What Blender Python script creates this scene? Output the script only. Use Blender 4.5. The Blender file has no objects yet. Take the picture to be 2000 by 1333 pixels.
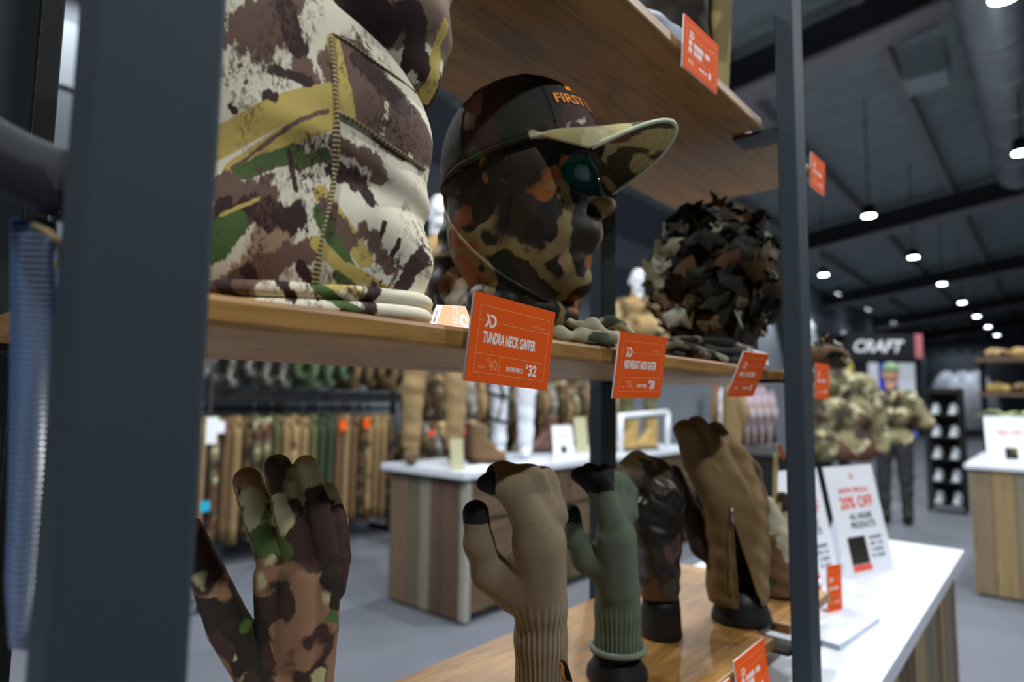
import bpy, bmesh, math, random
import numpy as np
from mathutils import Vector, Matrix
from mathutils.bvhtree import BVHTree
random.seed(7)
SC = bpy.context.scene
COL = SC.collection

# ------------------------------------------------------------------ camera
FPX = 1231.7
PITCH, ROLL, YAW = .09276, .013057, .708968
CAM = np.array([0., 0., 1.29])
cy, sy = math.cos(YAW), math.sin(YAW)
_F = np.array([cy, sy, 0.]); _R = np.array([sy, -cy, 0.]); _U = np.array([0., 0., 1.])
FWD = _F * math.cos(PITCH) + _U * math.sin(PITCH)
_U2 = -_F * math.sin(PITCH) + _U * math.cos(PITCH)
RGT = _R * math.cos(ROLL) + _U2 * math.sin(ROLL)
UPV = -_R * math.sin(ROLL) + _U2 * math.cos(ROLL)
cd = bpy.data.cameras.new('camera')
cam = bpy.data.objects.new('camera', cd); COL.objects.link(cam)
cam.matrix_world = Matrix(((RGT[0], UPV[0], -FWD[0], CAM[0]), (RGT[1], UPV[1], -FWD[1], CAM[1]),
                           (RGT[2], UPV[2], -FWD[2], CAM[2]), (0, 0, 0, 1)))
cd.sensor_width = 36; cd.lens = 36 * FPX / 2000
cd.clip_start = .01; cd.clip_end = 200
cd.dof.use_dof = True; cd.dof.focus_distance = .57; cd.dof.aperture_fstop = 3.5; cd.dof.aperture_blades = 0
SC.camera = cam

# ------------------------------------------------------------------ world, lights, exposure
SC.view_settings.view_transform = 'Standard'; SC.view_settings.look = 'None'
SC.view_settings.exposure = 0.0; SC.view_settings.gamma = 1.0
SC.view_settings.use_curve_mapping = False
w = bpy.data.worlds.new('world'); SC.world = w; w.use_nodes = True
w.node_tree.nodes['Background'].inputs[0].default_value = (.74, .88, 1, 1)
w.node_tree.nodes['Background'].inputs[1].default_value = .0

LAMPS = []      # (lens position, aim point) of the lamps inside the picture: a housing is built for each one further down
WORDS = iter('one two three four five six seven eight nine ten eleven twelve thirteen fourteen'.split())
def lamp(loc, target=None, power=185, size=2.7, seen=True, name='ceiling_lamp', color=(.95, .975, 1), radius=.05, blend=.45):
    """one ceiling lamp; without a target it shines straight down. seen=False: outside the picture, light only"""
    target = target or (loc[0], loc[1], 0)
    if seen: LAMPS.append((loc, target))
    else: name = name + '_' + next(WORDS) + '_offscreen'
    l = bpy.data.lights.new(name, 'SPOT'); l.energy = power; l.spot_size = size; l.spot_blend = blend
    l.shadow_soft_size = radius; l.color = color
    o = bpy.data.objects.new(name, l); COL.objects.link(o); o.location = loc
    d = Vector(target) - Vector(loc); o.rotation_euler = d.to_track_quat('-Z', 'Y').to_euler()
    return o
# the store's pendants hang in parallel rows, 3.17 m apart along a row, rows 1.6 m apart (measured from the lamps in the photograph)
for i in range(7): lamp((9.42 + 3.17 * i, 1.77 - .055 * i, 3.8))                 # the long row in view
lamp((6.25, 1.82, 3.8)); lamp((3.08, 1.87, 3.8), seen=False); lamp((-.09, 1.92, 3.8), seen=False)
lamp((4.78, .11, 3.8)); lamp((7.94, .12, 3.8))                                   # second row, cut by the right edge of the picture
lamp((1.61, .11, 3.8), seen=False); lamp((-1.56, .11, 3.8), seen=False); lamp((11.1, .12, 3.8), seen=False)
for x in (-.09, 3.08, 6.25): lamp((x, -1.55, 3.8), seen=False)                   # row over the aisle the photograph is taken from
lamp((13.3, 3.33, 3.8)); lamp((6.96, 3.33, 3.8)); lamp((3.79, 3.33, 3.8)); lamp((.62, 3.33, 3.8), seen=False)
# wall washers: back wall and the three cones on the far wall
lamp((1.1, 4.7, 4.7), (1.4, 5.6, 3.3), 120, 1.2, seen=False, name='wall_lamp')
for x in (16.5, 20.5, 24.5, 29): lamp((x, 4.75, 4.55), (x + .25, 5.6, 2.6), 260, 1.0)
for y in (4.6, 3.85, 3.25): lamp((42.8, y, 4.2), (43.8, y, 2.2), 260, .75)

# ------------------------------------------------------------------ helpers
def T(px, py, D):
    """point seen at photo pixel (px, py), D metres in front of the lens"""
    return CAM + (FWD + RGT * (px - 1000) / FPX - UPV * (py - 666.5) / FPX) * D
def AT(px, py, X=None, Y=None, Z=None):
    r = FWD + RGT * (px - 1000) / FPX - UPV * (py - 666.5) / FPX
    t = X / r[0] if X is not None else (Y / r[1] if Y is not None else (Z - CAM[2]) / r[2])
    return CAM + r * t
OFF = {}
def tag(o, label, cat, group=None, kind=None):
    if label: o['label'] = label
    if cat: o['category'] = cat
    if group: o['group'] = group
    if kind: o['kind'] = kind
    return o
def thing(name, label, cat, loc, group=None, rot=None):
    o = bpy.data.objects.new(name, None); COL.objects.link(o); o.empty_display_size = .05
    o.location = [float(v) for v in loc]
    if rot is not None: o.rotation_euler = rot
    OFF[o.name] = np.zeros(3) if rot is not None else np.array(loc, float)
    return tag(o, label, cat, group)
def obj(name, v, f, mat, parent=None, smooth=True, loc=None, uv=None):
    """one mesh object; v in world metres (or in the frame of a rotated parent)"""
    v = np.asarray(v, float).reshape(-1, 3)
    if parent is not None: off = OFF[parent.name]
    elif loc is not None: off = np.array(loc, float)
    else:
        off = np.array([(v[:, 0].min() + v[:, 0].max()) / 2, (v[:, 1].min() + v[:, 1].max()) / 2, v[:, 2].min()])
    me = bpy.data.meshes.new(name)
    me.from_pydata((v - off).tolist(), [], [tuple(int(i) for i in q) for q in f])
    if smooth: me.polygons.foreach_set('use_smooth', [True] * len(me.polygons))
    if uv is not None:
        lay = me.uv_layers.new(name='UVMap')
        li = np.zeros(len(me.loops), int); me.loops.foreach_get('vertex_index', li)
        lay.data.foreach_set('uv', np.asarray(uv, float)[li].ravel())
    me.materials.append(mat); me.update()
    o = bpy.data.objects.new(name, me); COL.objects.link(o)
    if parent is not None:
        o.parent = parent; OFF[o.name] = OFF[parent.name]
    else:
        o.location = off; OFF[o.name] = off
    return o
class MB:
    def __init__(s): s.v = []; s.f = []
    def add(s, v, f):
        n = len(s.v); s.v += [tuple(map(float, p)) for p in v]; s.f += [tuple(int(i) + n for i in q) for q in f]; return s
    def box(s, x0, x1, y0, y1, z0, z1, bev=0):
        if not bev:
            v = [(x, y, z) for z in (z0, z1) for y in (y0, y1) for x in (x0, x1)]
            return s.add(v, [(0, 2, 3, 1), (4, 5, 7, 6), (0, 1, 5, 4), (2, 6, 7, 3), (0, 4, 6, 2), (1, 3, 7, 5)])
        bm = bmesh.new(); bmesh.ops.create_cube(bm, size=1)
        for q in bm.verts: q.co = ((x0 + x1) / 2 + q.co.x * (x1 - x0), (y0 + y1) / 2 + q.co.y * (y1 - y0), (z0 + z1) / 2 + q.co.z * (z1 - z0))
        bmesh.ops.bevel(bm, geom=bm.edges[:], offset=bev, segments=2, profile=.6, affect='EDGES')
        bm.verts.index_update()
        s.add([q.co for q in bm.verts], [[q.index for q in fc.verts] for fc in bm.faces]); bm.free(); return s
    def obox(s, c, ax, ay, az, hx, hy, hz):
        c, ax, ay, az = map(np.asarray, (c, ax, ay, az))
        v = [c + ax * hx * i + ay * hy * j + az * hz * k for k in (-1, 1) for j in (-1, 1) for i in (-1, 1)]
        return s.add(v, [(0, 2, 3, 1), (4, 5, 7, 6), (0, 1, 5, 4), (2, 6, 7, 3), (0, 4, 6, 2), (1, 3, 7, 5)])
    def tube(s, pts, r, n=8, cap=True, flat=None):
        pts = [np.asarray(p, float) for p in pts]; m = len(pts)
        rs = [r] * m if np.isscalar(r) else list(r)
        up = np.array([0, 0, 1.]); V = []
        for i in range(m):
            t = pts[min(i + 1, m - 1)] - pts[max(i - 1, 0)]; t = t / (np.linalg.norm(t) + 1e-12)
            a = np.cross(t, up)
            if np.linalg.norm(a) < 1e-3: a = np.cross(t, np.array([1., 0, 0]))
            a /= np.linalg.norm(a); b = np.cross(t, a)
            fl = 1 if flat is None else flat
            for k in range(n):
                th = 2 * math.pi * k / n
                V.append(pts[i] + a * rs[i] * math.cos(th) + b * rs[i] * fl * math.sin(th))
        Fc = [(i * n + k, i * n + (k + 1) % n, (i + 1) * n + (k + 1) % n, (i + 1) * n + k) for i in range(m - 1) for k in range(n)]
        if cap: Fc += [tuple(range(n))[::-1], tuple((m - 1) * n + k for k in range(n))]
        return s.add(V, Fc)
    def rings(s, R, closed=True, cap=True):
        """R: list of rings (arrays n x 3)"""
        n = len(R[0]); V = [p for r in R for p in r]; m = len(R)
        kk = n if closed else n - 1
        Fc = [(i * n + k, i * n + (k + 1) % n, (i + 1) * n + (k + 1) % n, (i + 1) * n + k) for i in range(m - 1) for k in range(kk)]
        if cap and closed: Fc += [tuple(range(n))[::-1], tuple((m - 1) * n + k for k in range(n))]
        return s.add(V, Fc)
    def build(s, name, mat, parent=None, smooth=False, loc=None, uv=None):
        return obj(name, s.v, s.f, mat, parent, smooth, loc, uv)
def lathe(mb, c, prof, n=24, sx=1, sy=1):
    c = np.asarray(c, float)
    return mb.rings([[c + np.array([r * sx * math.cos(2 * math.pi * k / n), r * sy * math.sin(2 * math.pi * k / n), z]) for k in range(n)] for r, z in prof])

# ---- implicit surfaces: unions of tapered capsules / ellipsoids, meshed with surface nets
def smin(a, b, k):
    h = np.clip(.5 + .5 * (b - a) / k, 0, 1)
    return b + (a - b) * h - k * h * (1 - h)
def sdf_eval(P, prims, k):
    d = None
    for q in prims:
        kk = k
        if q[0] == 'c':
            a, b, r0, r1 = map(np.asarray, q[1:5]); ba = b - a
            t = np.clip(((P - a) @ ba) / (ba @ ba + 1e-12), 0, 1)
            e = np.linalg.norm(P - a - t[..., None] * ba, axis=-1) - (r0 + t * (r1 - r0))
        elif q[0] == 'e':      # centre, radii, axes(3x3 rows)
            c, r, A = np.asarray(q[1]), np.asarray(q[2], float), np.asarray(q[3])
            L = (P - c) @ A.T; n0 = np.linalg.norm(L / r, axis=-1); n1 = np.linalg.norm(L / (r * r), axis=-1) + 1e-9
            e = n0 * (n0 - 1) / n1
        elif q[0] == 's':      # subtract ellipsoid
            c, r, A = np.asarray(q[1]), np.asarray(q[2], float), np.asarray(q[3])
            L = (P - c) @ A.T; n0 = np.linalg.norm(L / r, axis=-1); n1 = np.linalg.norm(L / (r * r), axis=-1) + 1e-9
            e = n0 * (n0 - 1) / n1
            d = -smin(-d, e, .003); continue
        d = e if d is None else smin(d, e, kk)
    return d
def surf(prims, vox, k=.006, disp=None, zmin=None, zmax=None, shell=None):
    lo = []; hi = []
    for q in prims:
        if q[0] == 'c':
            for p, r in ((q[1], q[3]), (q[2], q[4])): lo.append(np.asarray(p) - r); hi.append(np.asarray(p) + r)
        elif q[0] == 'e':
            m = max(q[2]); lo.append(np.asarray(q[1]) - m); hi.append(np.asarray(q[1]) + m)
    lo = np.min(lo, 0) - 3 * vox - .004; hi = np.max(hi, 0) + 3 * vox + .004
    if zmin is not None: lo[2] = max(lo[2], zmin - 2.5 * vox)
    if zmax is not None: hi[2] = min(hi[2], zmax + 2.5 * vox)
    n = np.ceil((hi - lo) / vox).astype(int) + 1
    g = np.stack(np.meshgrid(*[lo[i] + vox * np.arange(n[i]) for i in range(3)], indexing='ij'), -1)
    d = sdf_eval(g, prims, k)
    if disp is not None: d = d + disp(g)
    if zmin is not None: d = np.maximum(d, zmin - g[..., 2])
    if zmax is not None: d = np.maximum(d, g[..., 2] - zmax)
    s = d < 0
    V = np.zeros(tuple(n - 1) + (3,)); cnt = np.zeros(tuple(n - 1))
    corners = [(0, 0, 0), (1, 0, 0), (0, 1, 0), (1, 1, 0), (0, 0, 1), (1, 0, 1), (0, 1, 1), (1, 1, 1)]
    sl = lambda A, c: A[c[0]:A.shape[0] - 1 + c[0], c[1]:A.shape[1] - 1 + c[1], c[2]:A.shape[2] - 1 + c[2]]
    for i in range(8):
        for j in range(i + 1, 8):
            a, b = np.array(corners[i]), np.array(corners[j])
            if np.abs(a - b).sum() != 1: continue
            da, db = sl(d, a), sl(d, b); m = (da < 0) != (db < 0)
            t = np.where(m, da / np.where(m, da - db, 1), 0)
            V += np.where(m[..., None], a + t[..., None] * (b - a), 0); cnt += m
    act = cnt > 0
    idx = -np.ones(act.shape, int); idx[act] = np.arange(act.sum())
    base = np.stack(np.meshgrid(*[np.arange(x - 1) for x in n], indexing='ij'), -1)
    verts = lo + vox * (base[act] + V[act] / cnt[act][:, None])
    faces = []
    for ax in range(3):
        o = [0, 0, 0]; o[ax] = 1; u, w_ = [(1, 2), (2, 0), (0, 1)][ax]
        A = s[:s.shape[0] - o[0], :s.shape[1] - o[1], :s.shape[2] - o[2]]; B = s[o[0]:, o[1]:, o[2]:]
        I = np.argwhere(A != B)
        if len(I) == 0: continue
        ok = (I[:, u] > 0) & (I[:, w_] > 0) & (I[:, u] < n[u] - 1) & (I[:, w_] < n[w_] - 1) & (I[:, ax] < n[ax] - 1)
        I = I[ok]; eu = np.zeros(3, int); eu[u] = 1; ew = np.zeros(3, int); ew[w_] = 1
        q = [idx[tuple((I - eu - ew).T)], idx[tuple((I - ew).T)], idx[tuple(I.T)], idx[tuple((I - eu).T)]]
        q = np.stack(q, 1); fl = ~A[tuple(I.T)]
        q[fl] = q[fl][:, ::-1]; faces.append(q)
    faces = np.concatenate(faces); faces = faces[(faces >= 0).all(1)]
    return verts, faces
def split(v, f, pred):
    """faces whose centre satisfies pred -> (v1,f1), rest -> (v0,f0)"""
    m = pred(v, f) if pred.__code__.co_argcount == 2 else pred(v[f].mean(1)); out = []
    for mm in (m, ~m):
        ff = f[mm]; u, inv = np.unique(ff, return_inverse=True); out.append((v[u], inv.reshape(ff.shape)))
    return out
def wob(P, amp, fr, seed=0):
    r = np.random.RandomState(seed); d = 0
    for i in range(5):
        k = r.normal(size=3) * fr; d = d + np.sin(P @ k + r.rand() * 7)
    return amp * d / 2.2
def chain(D, pts, rs=1.0):
    """capsule chain from photo-traced joints (px, py, depth offset, radius px)"""
    out = []
    for a, b in zip(pts[:-1], pts[1:]):
        out.append(('c', T(a[0], a[1], D + a[2]), T(b[0], b[1], D + b[2]), a[3] * rs * D / FPX, b[3] * rs * D / FPX))
    return out

# ------------------------------------------------------------------ materials
def srgb(*c): return tuple(((x / 255) / 12.92 if x <= 10.3 else ((x / 255 + .055) / 1.055) ** 2.4) for x in c) + (1,)
class NT:
    def __init__(s, name, rough=.7, metal=0, spec=.5):
        s.m = bpy.data.materials.new(name); s.m.use_nodes = True; s.t = s.m.node_tree
        s.b = s.t.nodes['Principled BSDF']; s.b.inputs['Roughness'].default_value = rough
        s.b.inputs['Metallic'].default_value = metal; s.b.inputs['Specular IOR Level'].default_value = spec
        s.tc = s.n('ShaderNodeTexCoord')
    def n(s, t, **k):
        q = s.t.nodes.new(t)
        for a, b in k.items(): setattr(q, a, b)
        return q
    def l(s, a, b): s.t.links.new(a, b)
    def map(s, out='Object', scale=(1, 1, 1), loc=(0, 0, 0), rot=(0, 0, 0)):
        m = s.n('ShaderNodeMapping'); m.inputs['Scale'].default_value = scale; m.inputs['Location'].default_value = loc; m.inputs['Rotation'].default_value = rot
        s.l(s.tc.outputs[out], m.inputs[0]); return m.outputs[0]
    def noise(s, vec, scale, detail=2, rough=.5, dist=0, col=False):
        q = s.n('ShaderNodeTexNoise'); q.inputs['Scale'].default_value = scale; q.inputs['Detail'].default_value = detail
        q.inputs['Roughness'].default_value = rough; q.inputs['Distortion'].default_value = dist
        s.l(vec, q.inputs['Vector']); return q.outputs['Color' if col else 'Fac']
    def math(s, op, a, b=None, clamp=False):
        q = s.n('ShaderNodeMath', operation=op, use_clamp=clamp)
        for i, x in enumerate((a, b)):
            if x is None: continue
            if isinstance(x, (int, float)): q.inputs[i].default_value = x
            else: s.l(x, q.inputs[i])
        return q.outputs[0]
    def vmath(s, op, a, b=None):
        q = s.n('ShaderNodeVectorMath', operation=op)
        for i, x in enumerate((a, b)):
            if x is None: continue
            if isinstance(x, (tuple, list)): q.inputs[i].default_value = x
            else: s.l(x, q.inputs[i])
        return q.outputs['Value' if op in ('DOT_PRODUCT', 'LENGTH') else 0]
    def step(s, v, t, soft=.02):
        q = s.n('ShaderNodeMapRange'); q.inputs['From Min'].default_value = t - soft; q.inputs['From Max'].default_value = t + soft
        s.l(v, q.inputs['Value']); return q.outputs[0]
    def mix(s, fac, a, b):
        q = s.n('ShaderNodeMix', data_type='RGBA')
        if isinstance(fac, (int, float)): q.inputs[0].default_value = fac
        else: s.l(fac, q.inputs[0])
        for i, x in ((6, a), (7, b)):
            if isinstance(x, tuple): q.inputs[i].default_value = x
            else: s.l(x, q.inputs[i])
        return q.outputs[2]
    def warp(s, vec, scale, amt, detail=2):
        c = s.noise(vec, scale, detail, col=True); c = s.vmath('SUBTRACT', c, (.5, .5, .5)); q = s.n('ShaderNodeVectorMath', operation='SCALE')
        s.l(c, q.inputs[0]); q.inputs['Scale'].default_value = amt
        return s.vmath('ADD', vec, q.outputs[0])
    def color(s, c):
        if isinstance(c, tuple): s.b.inputs['Base Color'].default_value = c
        else: s.l(c, s.b.inputs['Base Color'])
        return s
    def bump(s, h, strength=.3, dist=.001):
        q = s.n('ShaderNodeBump'); q.inputs['Strength'].default_value = strength; q.inputs['Distance'].default_value = dist
        s.l(h, q.inputs['Height']); s.l(q.outputs[0], s.b.inputs['Normal']); return s
def plain(name, c, rough=.6, metal=0, var=.12, scale=30, spec=.5, bump=0):
    t = NT(name, rough, metal, spec); v = t.map()
    n = t.noise(v, scale, 3)
    dk = tuple(x * (1 - var) for x in c[:3]) + (1,); lt = tuple(min(1, x * (1 + var)) for x in c[:3]) + (1,)
    t.color(t.mix(t.step(n, .5, .25), dk, lt))
    if bump: t.bump(n, bump, .002)
    return t.m
def flatc(name, c, rough=.5, spec=.5):
    t = NT(name, rough, 0, spec); t.color(c); return t.m
def emit(name, c, s):
    m = bpy.data.materials.new(name); m.use_nodes = True; b = m.node_tree.nodes['Principled BSDF']
    b.inputs['Base Color'].default_value = c; b.inputs['Emission Color'].default_value = c; b.inputs['Emission Strength'].default_value = s; return m
def camo(name, base, layers, warp=(14, .05), rough=.8, out='Object', weave=900, rot=(0, 0, 0), spec=.3, scale=1.0):
    """layers: ('n', colour, scale, threshold, offset, stretch) blotches | ('v', colour, scale, width, offset, gate) veins | ('s', colour, scale, thr, offset) speckle"""
    t = NT(name, rough, 0, spec)
    v0 = t.map(out, scale=(scale,) * 3, rot=rot); v = t.warp(v0, warp[0], warp[1], 3)
    col = base
    for L in layers:
        k, c = L[0], L[1]
        m = t.n('ShaderNodeMapping'); m.inputs['Location'].default_value = (L[4], L[4] * .7, -L[4] * 1.3)
        st = L[5] if len(L) > 5 and k == 'n' else (1, 1, 1); m.inputs['Scale'].default_value = st; t.l(v, m.inputs[0])
        if k == 'n':
            f = t.step(t.noise(m.outputs[0], L[2], 2, .45), L[3], .012)
        elif k == 'v':
            q = t.n('ShaderNodeTexVoronoi', feature='DISTANCE_TO_EDGE'); q.inputs['Scale'].default_value = L[2]; t.l(m.outputs[0], q.inputs['Vector'])
            f = t.math('SUBTRACT', 1, t.step(q.outputs['Distance'], L[3], .012))
            g = t.step(t.noise(m.outputs[0], L[2] * .7, 1), L[5] if len(L) > 5 else .45, .03); f = t.math('MULTIPLY', f, g)
        else:
            lo = t.step(t.noise(m.outputs[0], L[2], 2), L[3], .12); hi = t.step(t.noise(m.outputs[0], L[2] * 7, 4, .65), .5, .04)
            f = t.math('MULTIPLY', lo, hi)
        col = t.mix(f, col, c)
    t.color(col)
    t.bump(t.noise(v0, weave, 1), .25, .0006)
    return t.m
def wood(name, c0, c1, c2, rough=.45, axis=0, scale=1.0, knots=True):
    t = NT(name, rough); sc = [14, 14, 14]; sc[axis] = 1.0
    v = t.map('Object', scale=tuple(x * scale for x in sc)); v = t.warp(v, 1.3, .9, 2)
    n1 = t.noise(v, 1.5, 4, .6); n2 = t.noise(v, 9, 3, .6)
    col = t.mix(t.step(n1, .5, .2), c0, c1); col = t.mix(t.math('MULTIPLY', t.step(n2, .56, .1), .55), col, c2)
    if knots:
        vk = t.map('Object', scale=(2.2, 4.5, 4.5)); q = t.n('ShaderNodeTexVoronoi'); q.inputs['Scale'].default_value = 1.6; t.l(t.warp(vk, 2, .2), q.inputs['Vector'])
        col = t.mix(t.math('SUBTRACT', 1, t.step(q.outputs['Distance'], .16, .08)), col, c2)
    t.color(col); t.bump(n2, .15, .001); return t.m
m_post = plain('grey_powder_coat', srgb(50, 60, 68), .7, .0, .04, 400, spec=.2, bump=.03)
m_black = plain('black_plastic', srgb(22, 23, 24), .5, 0, .15, 60)
m_blackmetal = plain('black_metal', srgb(24, 26, 28), .65, 0, .1, 60, spec=.25)
m_shelf = wood('stained_oak', srgb(166, 124, 64), srgb(138, 98, 46), srgb(82, 54, 24), .45)
m_orange = plain('orange_card', srgb(240, 92, 20), .7, 0, .03, 20, spec=.15)
m_cardedge = flatc('card_edge', srgb(214, 214, 218), .6)
m_ink = flatc('white_ink', srgb(250, 240, 232), .5)
m_line = flatc('peach_ink', srgb(252, 170, 110), .5)
m_white = plain('white_laminate', srgb(208, 214, 224), .3, 0, .02, 5)
m_carpet = NT('carpet_tiles', .95)
_v = m_carpet.map('Object'); _n = m_carpet.noise(_v, 220, 3); _n2 = m_carpet.noise(_v, 1.2, 2)
_c = m_carpet.mix(m_carpet.step(_n, .5, .3), srgb(84, 88, 96), srgb(120, 125, 134)); m_carpet.color(m_carpet.mix(m_carpet.math('MULTIPLY', m_carpet.step(_n2, .5, .2), .3), _c, srgb(90, 95, 104))); m_carpet.bump(_n, .4, .004); m_carpet = m_carpet.m
m_wall = plain('blue_grey_wall', srgb(128, 136, 146), .85, 0, .05, 2)
m_band = plain('pale_wall_band', srgb(172, 182, 190), .8, 0, .04, 2)
m_deck = plain('dark_roof_deck', srgb(168, 182, 182), .6, .1, .1, 3)
m_beam = plain('dark_steel', srgb(58, 60, 64), .6, .2, .1, 4)
m_purlin = plain('grey_steel', srgb(168, 164, 166), .6, .2, .1, 4)
m_duct = plain('galvanised_steel', srgb(176, 184, 186), .38, .55, .08, 6)
m_lens = emit('lamp_lens', (.8, .9, 1, 1), 30)

# ------------------------------------------------------------------ the setting
def struct(o): o['kind'] = 'structure'; return o
struct(MB().box(-4, 44, -5, 6.0, -.1, 0).build('floor', m_carpet))
WY = 5.6
wl = struct(MB().box(-4, 44, WY, WY + .2, 0, 5.2).build('wall_back', m_wall))
MB().box(-4, 44, WY - .03, WY + .01, 3.62, 4.12).build('wall_band', m_band, wl)
struct(MB().box(43.8, 44, -5, WY, 0, 6.4).build('wall_far', m_wall))
def roofz(y): return 5.45 + .13 * (2 - y)
rf = thing('ceiling', None, None, (0, 0, 5)); rf['kind'] = 'structure'
def slab(x0, x1, y0, y1, z0, z1, name, mat):      # follows the roof pitch: z offsets from the deck line
    v = [(x, y, roofz(y) + z) for z in (z0, z1) for y in (y0, y1) for x in (x0, x1)]
    return MB().add(v, [(0, 2, 3, 1), (4, 5, 7, 6), (0, 1, 5, 4), (2, 6, 7, 3), (0, 4, 6, 2), (1, 3, 7, 5)]).build(name, mat, rf)
# corrugated deck, ribs running down the slope
_R = []
x = -4.0; prof = []
while x < 44: prof += [(x, 0), (x + .18, 0), (x + .24, .07), (x + .36, .07)]; x += .42
_R = [[(px_, y, roofz(y) + dz) for px_, dz in prof] for y in (-5, 5.7)]
MB().rings(_R, closed=False, cap=False).build('roof_deck', m_deck, rf)
for y in (-3.2, -1.7, -.2, 1.3, 2.8, 4.3): slab(-4, 44, y - .05, y + .05, -.2, .0, 'purlin', m_purlin)
for x in (-.4, 7.0, 14.6, 22.2, 29.8, 37.4):
    slab(x - .13, x + .13, -5, 5.6, -.56, -.18, 'rafter', m_beam); slab(x - .2, x + .2, -5, 5.6, -.6, -.56, 'rafter_flange', m_purlin)
# spiral duct hanging under the roof
dt = thing('spiral_duct', 'long round galvanised spiral duct hung below the dark metal roof', 'duct', (8, .15, 4.6))
MB().tube([(4.6, .22, 4.72), (11.6, .22, 4.72)], .27, 28).build('duct_body', m_duct, dt, True)
for i in range(8): MB().tube([(5.0 + i * .9, .22, 4.72), (5.06 + i * .9, .22, 4.72)], .284, 28).build('duct_collar', m_duct, dt, True)
for x in (5.6, 8.3, 11.0): MB().tube([(x, .22, 4.98), (x, .22, 5.7)], .008, 6).build('hanger_rod', m_beam, dt)
MB().box(7.1, 7.5, .62, 1.0, 4.5, 4.85, .02).build('side_outlet', m_duct, dt)
# lamp housings for every lamp
for i, (loc, tgt) in enumerate(LAMPS):
    p = np.array(loc); a = np.array(tgt) - p; a /= np.linalg.norm(a)
    if loc[0] > 42: lab, grp = 'black spotlight washing the far end wall', 'spotlights on the far end wall'
    elif loc[1] > 4: lab, grp = 'black spotlight washing the blue grey back wall', 'spotlights on the back wall'
    elif loc[0] > 9: lab, grp = 'glowing pendant spotlight in the long row below the roof purlins', 'long row of pendant spotlights'
    elif loc[1] > 1: lab, grp = 'pendant spotlight above the island counter and garment racks', 'spotlights above the island'
    else: lab, grp = 'pendant spotlight above the aisle in front of the display rack', 'spotlights above the aisle'
    l = thing('ceiling_spotlight', lab, 'lamp', p - np.array([0, 0, .0]), grp)
    hs_ = MB().tube([p - a * .16, p - a * .02], [.07, .085], 16).build('housing', m_blackmetal, l, True)
    MB().tube([p - a * .02, p - a * .017], [.078, .078], 16).build('lens', m_lens, hs_, True)
    top = 4.455 if abs(p[1] - .12) < .1 and p[0] < 11.6 else roofz(p[1])      # the second row hangs from the duct
    MB().tube([p - a * .1, (p[0], p[1], top)], .008, 6).build('stem', m_beam, l)

# ------------------------------------------------------------------ foreground rack: posts and shelf boards move as one
XL, XR, YF, YB = .10, 1.369, .35, .668
rk = thing('display_rack', 'grey steel display rack with three stained wooden shelf boards', 'rack', (.6, .5, .9))
for x0, y0, z0, n in ((.0767, .300, .83, 'front_post'), (1.058, .300, .83, 'front_post'), (1.058, .673, .83, 'rear_post'), (.0767, .673, .83, 'rear_post')):
    MB().box(x0, x0 + .0545, y0, y0 + .03, z0, 2.35, .003).build(n, m_post, rk)
def board(z0, z1, nm, mat):
    n0, n1 = .07, .138                                   # notch round the left front post, then the right one
    e0, e1 = 1.045, 1.12
    out = [(XL, .38), (n1, .38), (n1, YF), (e0, YF), (e0, .38), (e1, .38), (e1, YF), (XR, YF), (XR, YB), (XL, YB)]
    c = .0035
    bm = bmesh.new(); vs = [bm.verts.new((x, y, z0)) for x, y in out]; fc = bm.faces.new(vs)
    r = bmesh.ops.extrude_face_region(bm, geom=[fc]); bmesh.ops.translate(bm, vec=(0, 0, z1 - z0), verts=[q for q in r['geom'] if isinstance(q, bmesh.types.BMVert)])
    bmesh.ops.recalc_face_normals(bm, faces=bm.faces[:])
    ed = [e for e in bm.edges if abs(e.verts[0].co.z - e.verts[1].co.z) < 1e-6]
    bmesh.ops.bevel(bm, geom=ed, offset=c, segments=2, profile=.5, affect='EDGES')
    bm.verts.index_update()
    m = MB().add([q.co for q in bm.verts], [[q.index for q in f_.verts] for f_ in bm.faces]); bm.free()
    return m.build(nm, mat, rk)
ZU, ZM, ZL = 1.748, 1.3465, .926
board(ZU, ZU + .018, 'shelf_board', m_shelf); board(ZM - .018, ZM, 'shelf_board', m_shelf); board(ZL - .018, ZL, 'shelf_board', m_shelf)
for z in (ZU, ZM - .018, ZL - .018):
    for x in (.0767, 1.058):
        MB().box(x + (.022 if x < .5 else -.012), x + .045, .329, .40, z - .006, z - .0003).build('shelf_bracket', m_black, rk)
        MB().box(x + .01, x + .045, .62, .675, z - .006, z - .0003).build('shelf_bracket', m_black, rk)

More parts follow.
